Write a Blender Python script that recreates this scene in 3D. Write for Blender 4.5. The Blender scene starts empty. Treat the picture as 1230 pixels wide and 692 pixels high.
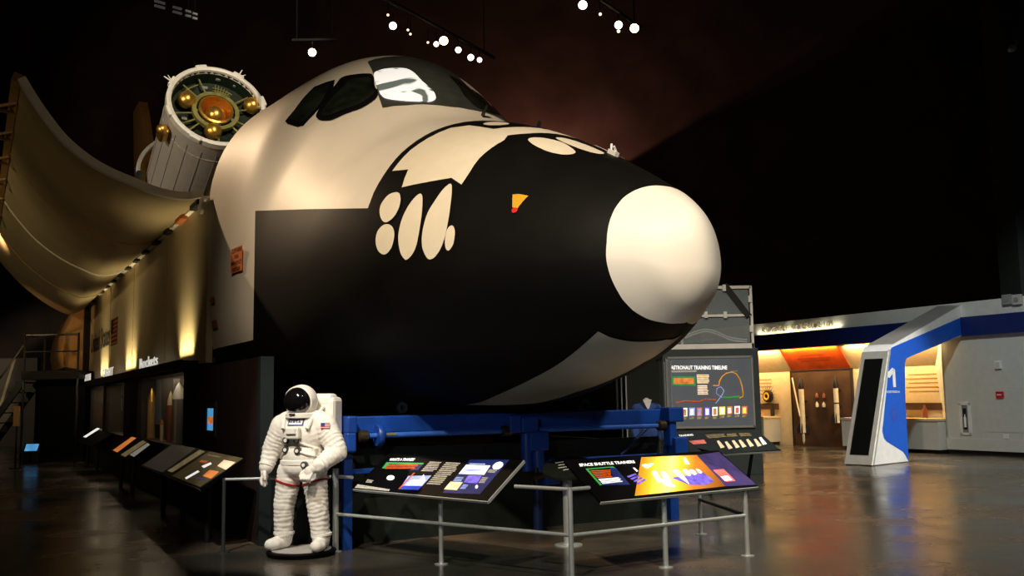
import bpy, bmesh, math, random
import numpy as np
from mathutils import Vector, Matrix, noise
from mathutils.geometry import delaunay_2d_cdt
from mathutils.bvhtree import BVHTree
random.seed(4)
PI = math.pi
C = bpy.context.scene.collection
V = Vector

# ------------------------------------------------------------------ camera
CAM_H = 1.7
F_PX = 1170.86
pitch, roll = math.radians(6.422), math.radians(0.9667)
fw = V((0, math.cos(pitch), math.sin(pitch)))
up0 = V((0, -math.sin(pitch), math.cos(pitch)))
rt0 = V((1, 0, 0))
rt = math.cos(roll) * rt0 - math.sin(roll) * up0
up = math.sin(roll) * rt0 + math.cos(roll) * up0
cd = bpy.data.cameras.new('camera')
cam = bpy.data.objects.new('camera', cd); C.objects.link(cam)
cd.sensor_width = 36; cd.lens = F_PX / 1230 * 36; cd.clip_end = 300; cd.clip_start = 0.05
cam.matrix_world = Matrix(((rt.x, up.x, -fw.x, 0), (rt.y, up.y, -fw.y, 0), (rt.z, up.z, -fw.z, CAM_H), (0, 0, 0, 1)))
bpy.context.scene.camera = cam
EYE = V((0, 0, CAM_H))

def ray(px, py):
    return fw + rt * ((px - 615) / F_PX) - up * ((py - 346) / F_PX)
def g(px, py, z=0.0):                       # survey a point of the photograph on a level plane
    d = ray(px, py); return EYE + d * ((z - CAM_H) / d.z)
def on_plane(px, py, p, n):
    d = ray(px, py); return EYE + d * ((p - EYE).dot(n) / d.dot(n))

# ------------------------------------------------------------------ frames
TH = math.radians(28.77856)
NOSE = V((1.78852, 8.93442, 2.88876))
AFT = V((-math.sin(TH), math.cos(TH), 0)); STB = V((-math.cos(TH), -math.sin(TH), 0)); UP = V((0, 0, 1))
SROT = PI / 2 + TH                           # local x = aft, local y = starboard
def SH(X, S, zw):                            # shuttle station -> world, zw above the floor
    return V((NOSE.x, NOSE.y, 0)) + AFT * X + STB * S + UP * zw
W0 = V((11.4, 27.2, 0))
def RW(t, off, z):                           # along the gallery wall / out of it / up
    return W0 + AFT * t + STB * off + UP * z

# ------------------------------------------------------------------ materials
def mat(name, color, rough=0.5, metal=0.0, emit=0.0, var=0.06, scale=6.0, bump=0.0, ecolor=None, spec=0.5, coat=0.0):
    m = bpy.data.materials.new(name); m.use_nodes = True
    nt = m.node_tree; b = nt.nodes['Principled BSDF']
    tc = nt.nodes.new('ShaderNodeTexCoord')
    nz = nt.nodes.new('ShaderNodeTexNoise'); nz.inputs['Scale'].default_value = scale; nz.inputs['Detail'].default_value = 4
    nt.links.new(tc.outputs['Object'], nz.inputs['Vector'])
    rp = nt.nodes.new('ShaderNodeValToRGB')
    c0 = [max(0, c * (1 - var)) for c in color]; c1 = [min(1, c * (1 + var)) for c in color]
    rp.color_ramp.elements[0].position = 0.3; rp.color_ramp.elements[1].position = 0.7
    rp.color_ramp.elements[0].color = (*c0, 1); rp.color_ramp.elements[1].color = (*c1, 1)
    nt.links.new(nz.outputs['Fac'], rp.inputs['Fac']); nt.links.new(rp.outputs['Color'], b.inputs['Base Color'])
    b.inputs['Roughness'].default_value = rough; b.inputs['Metallic'].default_value = metal
    b.inputs['Specular IOR Level'].default_value = spec; b.inputs['Coat Weight'].default_value = coat
    if emit > 0:
        if ecolor: b.inputs['Emission Color'].default_value = (*ecolor, 1)
        else: nt.links.new(rp.outputs['Color'], b.inputs['Emission Color'])
        b.inputs['Emission Strength'].default_value = emit
    if bump > 0:
        bp = nt.nodes.new('ShaderNodeBump'); bp.inputs['Strength'].default_value = bump; bp.inputs['Distance'].default_value = 0.02
        nt.links.new(nz.outputs['Fac'], bp.inputs['Height']); nt.links.new(bp.outputs['Normal'], b.inputs['Normal'])
    return m
def glass_mat(name, color, alpha=0.15, rough=0.05):
    m = mat(name, color, rough, var=0.02); m.node_tree.nodes['Principled BSDF'].inputs['Alpha'].default_value = alpha
    return m
M = dict(
    hull=mat('painted_plywood_white', (.78, .72, .62), .5, var=.05, scale=1.3),
    tile_black=mat('black_tile_paint', (.0028, .0026, .0023), .60, var=.25, scale=3, spec=.15),
    cap=mat('nose_cap_white', (.86, .83, .76), .45, var=.03, scale=2),
    cream=mat('thruster_cream', (.86, .78, .62), .45, var=.03),
    gear=mat('belly_grey', (.34, .36, .31), .55, var=.1, scale=2),
    wsframe=mat('windshield_frame_grey', (.050, .055, .050), .4, var=.15),
    blackgloss=mat('black_gloss', (.006, .006, .007), .12, var=.1),
    winglass=mat('dark_window_glass', (.012, .016, .012), .04, var=.6, scale=4, coat=.6),
    yellow=mat('marking_yellow', (.85, .42, .02), .5), red=mat('marking_red', (.7, .02, .02), .5),
    orange=mat('sign_orange', (.75, .16, .02), .6), ink=mat('black_ink', (.02, .015, .01), .6),
    door=mat('bay_door_skin', (.42, .34, .20), .55, var=.08, scale=1.1),
    dooredge=mat('bay_door_edge', (.82, .80, .74), .5),
    side=mat('midbody_skin', (.55, .45, .28), .55, var=.08, scale=1.2),
    aftskin=mat('aft_skin', (.70, .42, .18), .6, var=.1),
    tan=mat('tan_metal', (.45, .27, .10), .5), bay=mat('bay_dark', (.05, .04, .03), .7),
    gold=mat('gold_foil', (1.0, .55, .12), .33, .9, var=.15, scale=9, bump=.5),
    stagewhite=mat('stage_panel_white', (.62, .59, .53), .5, var=.05, scale=4), ringwhite=mat('ring_white', (.92, .90, .84), .4),
    greenmetal=mat('dark_green_metal', (.008, .020, .008), .5, var=.4, scale=7), olive=mat('olive_strut', (.30, .28, .09), .45, .3, var=.25),
    blue=mat('cradle_blue', (.008, .055, .32), .35, var=.2, scale=5), bluedark=mat('cradle_blue_dark', (.004, .014, .07), .4),
    rod=mat('cradle_rod_blue', (.03, .12, .50), .3), knob=mat('bronze_fitting', (.05, .04, .02), .4, .6),
    steel=mat('brushed_steel', (.60, .66, .66), .38, .6, var=.06, scale=20), steeld=mat('dark_steel', (.10, .12, .12), .4, .7),
    black=mat('matte_black', (.008, .008, .008), .6, var=.2), panelblack=mat('panel_black', (.002, .002, .0023), .5, var=.2, spec=.08),
    plinth=mat('plinth_black_green', (.008, .013, .010), .5, var=.3),
    brownwall=mat('exhibit_brown', (.016, .006, .004), .6, var=.3, scale=3), tealtrim=mat('teal_trim', (.010, .018, .018), .5),
    suit=mat('suit_fabric_white', (.88, .85, .79), .75, var=.05, scale=14, bump=.15),
    suithard=mat('suit_shell_white', (.90, .88, .83), .4, var=.03), visor=mat('visor_black', (.006, .005, .006), .06, coat=1.0),
    suitred=mat('suit_red_stripe', (.36, .006, .014), .6), navy=mat('patch_navy', (.02, .03, .25), .6),
    grey=mat('mid_grey', (.25, .26, .26), .5), suitgrey=mat('suit_grey', (.45, .43, .40), .6),
    white=mat('white_paint', (.85, .85, .83), .4), portalblue=mat('portal_blue', (.012, .11, .62), .4, var=.05),
    fasciablue=mat('fascia_navy', (.006, .018, .13), .45), gallerywhite=mat('gallery_grey_white', (.62, .64, .60), .6, var=.04),
    creamwall=mat('alcove_cream', (.80, .66, .42), .6, var=.06), brownpanel=mat('bronze_panel', (.095, .052, .032), .45, .2, var=.35, scale=1.6),
    orangeban=mat('banner_orange', (.85, .10, .006), .5, var=.25, scale=2.5), silver=mat('silver_frame', (.62, .61, .57), .35, .5),
    screen=mat('screen_black', (.004, .005, .004), .2), rocketwhite=mat('rocket_white', (.80, .72, .55), .5),
    sign=mat('signbox_slate', (.030, .042, .047), .5, var=.1), posterbg=mat('poster_slate', (.075, .085, .098), .4, emit=.55, var=.1, scale=2),  # poster_slate has glow added so the poster looks lit
    redalarm=mat('alarm_red', (.60, .02, .03), .4), jacket=mat('jacket_blue', (.01, .06, .32), .8, var=.2), skin=mat('mannequin_pale', (.75, .66, .58), .6),
    greypanel=mat('grey_blue_panel', (.09, .11, .14), .6), tanwall=mat('tan_wall', (.20, .17, .13), .7, var=.1, scale=.6),
    clear=glass_mat('clear_glass', (.25, .30, .28), .05), clear2=glass_mat('guard_glass', (.42, .50, .54), .32), case_glass=glass_mat('case_glass', (.1, .12, .12), .12),
    duct=mat('duct_dark', (.10, .05, .035), .6, var=.4, scale=2),
)
def emat(name, color, e=1.0, var=.1, scale=8):
    return mat(name, color, .4, emit=e, var=var, scale=scale)
G = dict(white=emat('print_white', (.9, .9, .88), .9), dimwhite=emat('print_dim', (.42, .40, .34), .35, .5, 60), blue=emat('print_blue', (.03, .05, .45), .55, .5, 4),  # print glow is added to stand in for the light on panels
    lblue=emat('print_light_blue', (.30, .38, .85), .7, .3), red=emat('print_red', (.55, .09, .02), .5, .4, 40), green=emat('print_green', (.04, .30, .06), .5),
    gold=emat('print_gold', (.80, .28, .015), .62, .5, 1.8), yellow=emat('print_yellow', (1.0, .66, .08), 1.0, .15), brown=emat('print_brown', (.22, .07, .012), .45, .3),
    purple=emat('print_purple', (.045, .030, .13), .45, .3), violet=emat('print_violet', (.14, .10, .62), .75, .5, 14), navy=emat('print_navy', (.012, .02, .12), .4, .2),
    pink=emat('print_pink', (.65, .16, .13), .6, .3), cream=emat('print_cream', (.85, .62, .40), .8, .25, 12), orange=emat('print_orange', (.80, .22, .05), .6, .4, 12),
    dimgold=emat('print_dim_gold', (.22, .12, .03), .25, .6, 9), dimgrey=emat('print_dim_grey', (.10, .095, .09), .10, .4, 18), dimcream=emat('print_dim_cream', (.36, .28, .14), .25, .5, 14),  # dim prints: colour and glow kept low for the dark exhibits
    cyan=emat('screen_cyan', (.10, .38, .75), .7, .3, 5), lamp=emat('lamp_hot', (1, .66, .26), 14, 0), lampw=emat('lamp_white', (1, .86, .72), 6, 0),
    lampd=emat('lamp_dim', (1, .75, .5), 2.0, 0), letter=emat('letter_white', (.85, .82, .74), .55, .05), halo=emat('letter_halo', (.9, .8, .55), 1.0, .1),
    olive=emat('print_olive', (.10, .085, .03), .12, .4, 10))

# ------------------------------------------------------------------ mesh helpers
TM = {}
class MB:
    def __init__(self): self.v = []; self.f = []; self.mi = []; self.cur = 0; self.smooth = []
    def add(self, vs, fs, smooth=False):
        o = len(self.v); self.v += [V(p) for p in vs]
        for f in fs: self.f.append([i + o for i in f]); self.mi.append(self.cur); self.smooth.append(smooth)
        return self
    def box(self, c, s, ax=None, bev=0.0):
        c = V(c); ex, ey, ez = ax or (V((1, 0, 0)), V((0, 1, 0)), V((0, 0, 1)))
        hx, hy, hz = s[0] / 2, s[1] / 2, s[2] / 2
        if bev <= 0:
            vs = [c + ex * (a * hx) + ey * (b * hy) + ez * (d * hz) for a in (-1, 1) for b in (-1, 1) for d in (-1, 1)]
            return self.add(vs, [(0, 1, 3, 2), (4, 6, 7, 5), (0, 4, 5, 1), (2, 3, 7, 6), (0, 2, 6, 4), (1, 5, 7, 3)])
        bm = bmesh.new(); bmesh.ops.create_cube(bm, size=1)
        for v in bm.verts: v.co = V((v.co.x * s[0], v.co.y * s[1], v.co.z * s[2]))
        bmesh.ops.bevel(bm, geom=bm.edges[:], offset=bev, segments=2, affect='EDGES', profile=.5)
        bm.verts.index_update()
        vs = [c + ex * v.co.x + ey * v.co.y + ez * v.co.z for v in bm.verts]; fs = [[v.index for v in f.verts] for f in bm.faces]; bm.free()
        return self.add(vs, fs)
    def cyl(self, p0, p1, r0, r1=None, n=16, caps=True, smooth=True):
        r1 = r0 if r1 is None else r1
        p0, p1 = V(p0), V(p1); d = (p1 - p0).normalized(); a = d.orthogonal().normalized(); b = d.cross(a)
        vs = []
        for p, r in ((p0, r0), (p1, r1)):
            for i in range(n):
                t = 2 * PI * i / n; vs.append(p + (a * math.cos(t) + b * math.sin(t)) * r)
        fs = [(i, (i + 1) % n, n + (i + 1) % n, n + i) for i in range(n)]
        self.add(vs, fs, smooth)
        if caps:
            if r0 > 1e-6: self.add(vs[:n], [list(range(n))[::-1]])
            if r1 > 1e-6: self.add(vs[n:], [list(range(n))])
        return self
    def lathe(self, o, axis, prof, n=32, x=None, smooth=True):    # prof: (along axis, radius)
        o, d = V(o), V(axis).normalized(); a = (V(x) if x else d.orthogonal()).normalized(); b = d.cross(a)
        vs = [o + d * h + (a * math.cos(2 * PI * i / n) + b * math.sin(2 * PI * i / n)) * r for h, r in prof for i in range(n)]
        fs = [(k * n + i, k * n + (i + 1) % n, (k + 1) * n + (i + 1) % n, (k + 1) * n + i) for k in range(len(prof) - 1) for i in range(n)]
        return self.add(vs, fs, smooth)
    def tube(self, pts, r, n=10, caps=True):
        pts = [V(p) for p in pts]; rs = r if isinstance(r, (list, tuple)) else [r] * len(pts)
        a = None; vs = []
        for k, p in enumerate(pts):
            d = (pts[min(k + 1, len(pts) - 1)] - pts[max(k - 1, 0)]).normalized()
            if a is None: a = d.orthogonal().normalized()
            a = (a - d * a.dot(d)).normalized(); b = d.cross(a)
            vs += [p + (a * math.cos(2 * PI * i / n) + b * math.sin(2 * PI * i / n)) * rs[k] for i in range(n)]
        fs = [(k * n + i, k * n + (i + 1) % n, (k + 1) * n + (i + 1) % n, (k + 1) * n + i) for k in range(len(pts) - 1) for i in range(n)]
        if caps: fs += [list(range(n))[::-1], [len(vs) - n + i for i in range(n)]]
        return self.add(vs, fs, True)
    def prism(self, poly, ext):                                    # planar polygon (3-D points) swept by ext
        n = len(poly); p = [V(q) for q in poly]; e = V(ext)
        return self.add(p + [q + e for q in p], [list(range(n))[::-1], [n + i for i in range(n)]] + [(i, (i + 1) % n, n + (i + 1) % n, n + i) for i in range(n)])
    def sphere(self, c, r, n=20, sq=(1, 1, 1)):
        c = V(c); vs = []; m = n // 2
        for k in range(m + 1):
            for i in range(n):
                t, p = PI * k / m, 2 * PI * i / n
                vs.append(c + V((r * sq[0] * math.sin(t) * math.cos(p), r * sq[1] * math.sin(t) * math.sin(p), r * sq[2] * math.cos(t))))
        return self.add(vs, [(k * n + i, (k + 1) * n + i, (k + 1) * n + (i + 1) % n, k * n + (i + 1) % n) for k in range(m) for i in range(n)], True)
    def poly(self, pts): return self.add(pts, [list(range(len(pts)))])
    def build(self, name, m, parent=None, world=True, kind=None):
        me = bpy.data.meshes.new(name)
        vs = self.v
        if parent is not None and world and parent in TM:
            inv = TM[parent].inverted(); vs = [inv @ p for p in vs]
        me.from_pydata([tuple(p) for p in vs], [], self.f)
        ms = m if isinstance(m, (list, tuple)) else [m]
        for q in ms: me.materials.append(q)
        me.polygons.foreach_set('material_index', self.mi); me.polygons.foreach_set('use_smooth', self.smooth)
        me.validate(); me.update()
        bm = bmesh.new(); bm.from_mesh(me); bmesh.ops.remove_doubles(bm, verts=bm.verts, dist=1e-5); bmesh.ops.recalc_face_normals(bm, faces=bm.faces)
        for e in bm.edges:
            if len(e.link_faces) == 2 and e.link_faces[0].normal.angle(e.link_faces[1].normal, 0) > .75: e.smooth = False
        bm.to_mesh(me); bm.free()
        o = bpy.data.objects.new(name, me); C.objects.link(o)
        if parent is not None:
            o.parent = parent; TM[o] = TM[parent]
        else: TM[o] = Matrix.Identity(4)
        if kind: o['kind'] = kind
        return o
def thing(name, label, cat, loc=(0, 0, 0), rz=0.0, group=None):
    o = bpy.data.objects.new(name, None); C.objects.link(o); o.empty_display_size = .1
    o.location = loc; o.rotation_euler = (0, 0, rz); TM[o] = Matrix.Translation(V(loc)) @ Matrix.Rotation(rz, 4, 'Z')
    return tag(o, label, cat, group)
def tag(o, label, cat, group=None):
    o['label'] = label; o['category'] = cat
    if group: o['group'] = group
    return o
def struct(name, mb, m): return mb.build(name, m, kind='structure')
def dup(root, loc, rz=None, label=None):
    r = root.copy(); C.objects.link(r); r.location = loc
    if rz is not None: r.rotation_euler = (0, 0, rz)
    if label: r['label'] = label
    for ch in list(root.children):
        c = ch.copy(); C.objects.link(c); c.parent = r
        for gc in list(ch.children):
            d = gc.copy(); C.objects.link(d); d.parent = c
    return r
_txt = {}
def text_mesh(s, bold=0.0):
    k = (s, bold)
    if k in _txt: return _txt[k]
    cu = bpy.data.curves.new('lettering_curve', 'FONT'); cu.body = s; cu.size = 1.0; cu.offset = bold; cu.resolution_u = 3
    o = bpy.data.objects.new('lettering_curve', cu); C.objects.link(o)
    dg = bpy.context.evaluated_depsgraph_get(); me = bpy.data.meshes.new_from_object(o.evaluated_get(dg))
    vs = [v.co.copy() for v in me.vertices]; fs = [list(p.vertices) for p in me.polygons]
    bpy.data.objects.remove(o); bpy.data.curves.remove(cu); bpy.data.meshes.remove(me)
    x0, x1 = min(v.x for v in vs), max(v.x for v in vs); y0, y1 = min(v.y for v in vs), max(v.y for v in vs)
    _txt[k] = ([((v.x - x0) / (x1 - x0), (v.y - y0) / (y1 - y0)) for v in vs], fs); return _txt[k]
def add_text(mb, s, o, ex, ey, w, h, nrm=None, depth=0.0, bold=0.02):
    vs, fs = text_mesh(s, bold); o = V(o)
    P = [o + ex * (a * w) + ey * (b * h) for a, b in vs]
    mb.add(P, fs)
    if depth and nrm is not None:
        mb.add([p + nrm * depth for p in P], fs)
        from collections import Counter
        cnt = Counter()
        for f in fs:
            for i in range(len(f)): cnt[tuple(sorted((f[i], f[(i + 1) % len(f)])))] += 1
        for (a, b), k in cnt.items():
            if k == 1: mb.add([P[a], P[b], P[b] + nrm * depth, P[a] + nrm * depth], [(0, 1, 2, 3)])
    return mb
def spline(pts, n=6, closed=True):
    pts = [V((*p, 0)) if len(p) == 2 else V(p) for p in pts]; out = []; N = len(pts)
    for i in range(N if closed else N - 1):
        p0 = pts[(i - 1) % N] if closed or i > 0 else pts[0]; p1 = pts[i]; p2 = pts[(i + 1) % N]
        p3 = pts[(i + 2) % N] if closed or i + 2 < N else pts[-1]
        for k in range(n):
            t = k / n
            out.append(.5 * ((2 * p1) + (p2 - p0) * t + (2 * p0 - 5 * p1 + 4 * p2 - p3) * t * t + (3 * p1 - p0 - 3 * p2 + p3) * t ** 3))
    if not closed: out.append(pts[-1])
    return out
# ---- shuttle lofting stations and painted outlines, in hull coordinates (u along, v around)
QP = np.array([[340.0, 359.0346, 368.872, 380.7585, 396.4473, 412.5879, 430.2594, 439.1294, 446.5912, 466.8006, 491.435, 508.7045, 504.1715], [340.0, 327.0682, 317.771, 307.384, 299.952, 295.5358, 289.8811, 288.3597, 287.6688, 285.4296, 286.6676, 281.7576, 271.2022], [-0.0, 0.2567, 0.5186, 0.8867, 1.2707, 1.6678, 2.1238, 2.3033, 2.3787, 2.4629, 2.5606, 2.6714, 2.7191], [340.0, 339.2432, 343.8538, 345.4138, 345.685, 347.0039, 351.671, 354.8053, 353.7054, 353.164, 357.171, 377.7831, 409.4516], [2.0, 2.0356, 2.0036, 1.9714, 1.96, 1.9701, 1.9719, 1.9462, 1.8664, 1.7487, 1.7099, 2.0227, 2.2297], [2.0, 1.8766, 1.5833, 1.5472, 1.6309, 1.9092, 2.3082, 2.5971, 2.8869, 3.1672, 3.3072, 3.4311, 3.7541]])
FEAT = {
    'wsblack': [[0.8825, 0.1297], [0.8821, 0.1683], [0.8805, 0.2025], [0.8618, 0.23], [0.8495, 0.2477], [0.8169, 0.2872], [0.7932, 0.3059], [0.7805, 0.2258], [0.7706, 0.1141], [0.7666, 0.0478], [0.7676, -0.0739], [0.7779, -0.1918]],
    'w_front': [[0.8556, 0.2378], [0.8581, 0.2149], [0.8556, 0.1771], [0.8468, 0.1245], [0.8339, 0.1063], [0.8136, 0.1013], [0.7953, 0.0873], [0.7826, 0.0923], [0.7766, 0.1096], [0.7757, 0.1461], [0.7853, 0.2188], [0.8011, 0.2697], [0.8124, 0.2803], [0.8257, 0.2731], [0.8422, 0.2584]],
    'w_mid': [[0.8719, 0.3606], [0.875, 0.3283], [0.8719, 0.2985], [0.8615, 0.2496], [0.8545, 0.244], [0.8345, 0.2731], [0.8204, 0.2817], [0.8125, 0.3085], [0.8134, 0.3641], [0.8239, 0.4146], [0.8339, 0.457], [0.8483, 0.4768], [0.8567, 0.4809], [0.8613, 0.4727], [0.8659, 0.4303]],
    'w_midglass': [[0.8635, 0.349], [0.8662, 0.323], [0.8627, 0.2939], [0.8562, 0.2623], [0.851, 0.261], [0.8347, 0.2822], [0.8241, 0.2899], [0.8197, 0.3113], [0.8207, 0.3619], [0.8308, 0.4079], [0.841, 0.4447], [0.8495, 0.4592], [0.8558, 0.4606], [0.86, 0.4257]],
    'w_side': [[0.8853, 0.5609], [0.8846, 0.5164], [0.8867, 0.4562], [0.8876, 0.4124], [0.8824, 0.3761], [0.8777, 0.3477], [0.8713, 0.3717], [0.864, 0.4355], [0.8634, 0.4776], [0.8647, 0.5274], [0.8692, 0.5427], [0.881, 0.5612]],
    'w_front2': [[0.8203, -0.0731], [0.879, -0.2223], [0.8735, -0.2913], [0.7938, -0.2107], [0.7759, -0.1456], [0.7708, -0.0368], [0.7845, -0.0275]],
    'arc_out': [[0.8708, 0.8122], [0.8604, 0.7887], [0.8488, 0.7714], [0.8338, 0.7628], [0.8186, 0.7546], [0.8034, 0.7471], [0.7878, 0.7418], [0.7718, 0.7381], [0.7554, 0.7367], [0.7376, 0.7417], [0.7184, 0.7536], [0.7022, 0.7598], [0.6879, 0.7615], [0.6747, 0.7613], [0.6621, 0.7601], [0.6501, 0.7585], [0.6385, 0.7567], [0.6416, 0.6921], [0.6448, 0.6079], [0.6514, 0.4843], [0.6568, 0.3609], [0.6624, 0.2489], [0.6637, 0.1693], [0.6425, 0.1435]],
    'white_low': [[1.0, 1.2535], [0.9857, 1.2488], [0.9582, 1.2435], [0.9313, 1.2356], [0.905, 1.2223], [0.8818, 1.1994], [0.8616, 1.1732], [0.8582, 1.1397], [0.8557, 1.1098], [0.854, 1.0832], [0.8528, 1.0598], [0.8521, 1.04], [0.8517, 1.0234], [0.8515, 1.0107], [0.8514, 1.0023], [0.8514, 0.9882], [0.8522, 0.9633], [0.8534, 0.9416], [0.855, 0.9221], [0.857, 0.904], [0.8591, 0.8871], [0.8613, 0.8711], [0.8637, 0.8561], [0.8661, 0.8417], [0.8686, 0.8279], [0.8712, 0.8145]],
    'frcs': [[0.6354, 0.585], [0.6409, 0.4667], [0.642, 0.375], [0.6429, 0.2702], [0.6315, 0.2155], [0.6169, 0.1977], [0.5932, 0.2115], [0.5843, 0.1375], [0.5876, 0.0809], [0.5822, 0.0174]],
    'frcs_low': [[0.6354, 0.585], [0.613, 0.5682], [0.6032, 0.6554], [0.5442, 0.5762], [0.5232, 0.6028], [0.5253, 0.5333], [0.5325, 0.4381], [0.5368, 0.3446], [0.5406, 0.272], [0.8588, -0.4625], [0.5514, 0.2229], [0.5436, 0.1513], [0.5402, 0.0436], [0.5406, -0.0413]],
    'ov1': [[0.5182, 0.2062], [0.5193, 0.1665], [0.5057, 0.129], [0.4797, 0.1091], [0.4425, 0.1462], [0.4337, 0.188], [0.4396, 0.2287], [0.4595, 0.2513], [0.4824, 0.2474], [0.5024, 0.2324]],
    'ov2': [[0.5052, 0.0867], [0.5093, 0.0451], [0.4933, 0.0075], [0.4606, -0.0199], [0.4325, -0.0167], [0.422, 0.0415], [0.4376, 0.0874], [0.4732, 0.1]],
    'sa': [[0.616, 0.776], [0.6199, 0.7388], [0.6166, 0.6983], [0.6094, 0.6817], [0.6016, 0.6831], [0.5947, 0.7115], [0.5921, 0.7455], [0.5937, 0.7818], [0.6005, 0.807], [0.6079, 0.8049]],
    'sb': [[0.6104, 0.8883], [0.611, 0.8483], [0.6054, 0.8219], [0.5978, 0.8165], [0.5901, 0.8305], [0.5858, 0.8617], [0.5863, 0.9024], [0.5913, 0.9298], [0.5973, 0.9367], [0.6049, 0.9227]],
    'sc': [[0.579, 0.8786], [0.5813, 0.8331], [0.5816, 0.7764], [0.5795, 0.7213], [0.5757, 0.6834], [0.5716, 0.6731], [0.5662, 0.6901], [0.5583, 0.7496], [0.5537, 0.8176], [0.5528, 0.884], [0.556, 0.9261], [0.5629, 0.9522], [0.5675, 0.9515], [0.5734, 0.9277]],
    'sd': [[0.5468, 0.874], [0.549, 0.8168], [0.5496, 0.7521], [0.5472, 0.6989], [0.5444, 0.636], [0.5403, 0.6076], [0.5349, 0.6195], [0.526, 0.6747], [0.5177, 0.7602], [0.5149, 0.8425], [0.5177, 0.9024], [0.5243, 0.941], [0.5312, 0.9537], [0.5368, 0.9447], [0.5433, 0.9116]],
    'se': [[0.5133, 0.8825], [0.5146, 0.8475], [0.5137, 0.8169], [0.5091, 0.8037], [0.5038, 0.8206], [0.5012, 0.8566], [0.5017, 0.8924], [0.5061, 0.9165], [0.5104, 0.9104]],
    'yel': [[0.4418, 0.6124], [0.4336, 0.6026], [0.4175, 0.6041], [0.4234, 0.6878], [0.4316, 0.6871]],
    'red': [[0.4261, 0.7012]],
    'cap': [[0.2663, -0.3046], [0.255, -0.1416], [0.2543, 0.1044], [0.2634, 0.2812], [0.2675, 0.4336], [0.2676, 0.5732], [0.2646, 0.7272], [0.2613, 0.8832], [0.2634, 1.1897], [0.263, 1.2812], [0.2609, 1.3909], [0.2537, 1.4971], [0.2373, 1.6114], [0.2159, 1.7252], [0.1879, 1.8625], [0.1691, -1.795], [0.1721, -1.5483]],
    'gear': [[0.3335, 1.5418], [0.3243, 1.602], [0.305, 1.6766], [0.2746, 1.7838], [0.2485, 1.9089], [0.2375, -1.8569], [0.2722, -1.9483], [0.3286, 1.9598], [0.397, 1.9719], [0.492, -1.9407], [0.568, -1.9355], [0.6167, -1.9722], [0.8513, -1.7746], [0.652, 1.8754], [0.6597, 1.86], [0.6278, 1.8467], [0.5874, 1.8089], [0.5358, 1.7642], [0.4826, 1.7093], [0.4278, 1.6518], [0.3675, 1.5835]],
    'topoval': [[0.6262, 0.1809], [0.6321, 0.129], [0.6268, 0.0805], [0.6105, 0.0738], [0.765, -0.22], [0.6059, 0.1856]],
    'signo': [[0.9089, 1.0051], [0.8753, 0.9703], [0.8741, 1.0122], [0.9084, 1.0387]],
    'ant1': [[0.7672, -0.1204]],
    'ant2': [[0.6106, -0.0609]],
    'ant3': [[0.4394, -0.1711]],
}
# ================================================================== shuttle
KX = np.array([0, .12, .4, .9, 1.65, 2.5, 3.63, 4.4, 4.9, 5.5, 6.3, 7.2, 8.8]); KU = np.sqrt(KX / 8.8)
def hermite(xk, yk, x):
    h = np.diff(xk); d = np.diff(yk) / h; m = np.zeros(len(xk)); m[-1] = d[-1]
    for i in range(1, len(xk) - 1):
        m[i] = 0 if d[i - 1] * d[i] <= 0 else 3 * (h[i - 1] + h[i]) / ((2 * h[i] + h[i - 1]) / d[i - 1] + (h[i] + 2 * h[i - 1]) / d[i])
    m[0] = ((2 * h[0] + h[1]) * d[0] - h[0] * d[1]) / (h[0] + h[1])
    i = np.clip(np.searchsorted(xk, x) - 1, 0, len(xk) - 2); t = (x - xk[i]) / h[i]
    return (2 * t ** 3 - 3 * t ** 2 + 1) * yk[i] + (t ** 3 - 2 * t ** 2 + t) * h[i] * m[i] + (-2 * t ** 3 + 3 * t ** 2) * yk[i + 1] + (t ** 3 - t ** 2) * h[i] * m[i + 1]
def hull_xyz(u, v):
    u = np.clip(np.asarray(u, float), 0, 1); v = np.asarray(v, float)
    v = np.where(v > 2, v - 4, v); v = np.where(v < -2, v + 4, v)
    a = [hermite(KU, QP[i], u) for i in range(6)]
    T = np.abs(v) * PI / 2; upper = np.abs(v) <= 1; n = np.where(upper, a[4], a[5])
    c = np.abs(np.cos(T)) ** (2 / n); s = np.abs(np.sin(T)) ** (2 / n)
    z = np.where(upper, a[3] + (a[0] - a[3]) * c, a[3] - (a[3] - a[1]) * c)
    return np.stack([8.8 * u ** 2, a[2] * s * np.sign(v), (z - 340) * .0254], -1)      # nose frame: aft, starboard, up
def hull_nrm(u, v):
    e = 2e-3
    a = hull_xyz(np.minimum(u + e, 1), v) - hull_xyz(np.maximum(u - e, 0), v); b = hull_xyz(u, v + e) - hull_xyz(u, v - e)
    n = np.cross(a, b); n /= np.linalg.norm(n, axis=-1, keepdims=True) + 1e-12
    p = hull_xyz(u, v); out = p - np.stack([p[..., 0] * 0 + np.maximum(p[..., 0], .5), p[..., 0] * 0, p[..., 0] * 0 + .2], -1)
    return n * np.sign((n * out).sum(-1, keepdims=True))
shuttle = thing('shuttle_mockup', 'huge black and white spacecraft mockup with rounded white nose and open bay door', 'spacecraft', tuple(NOSE), SROT)
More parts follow.
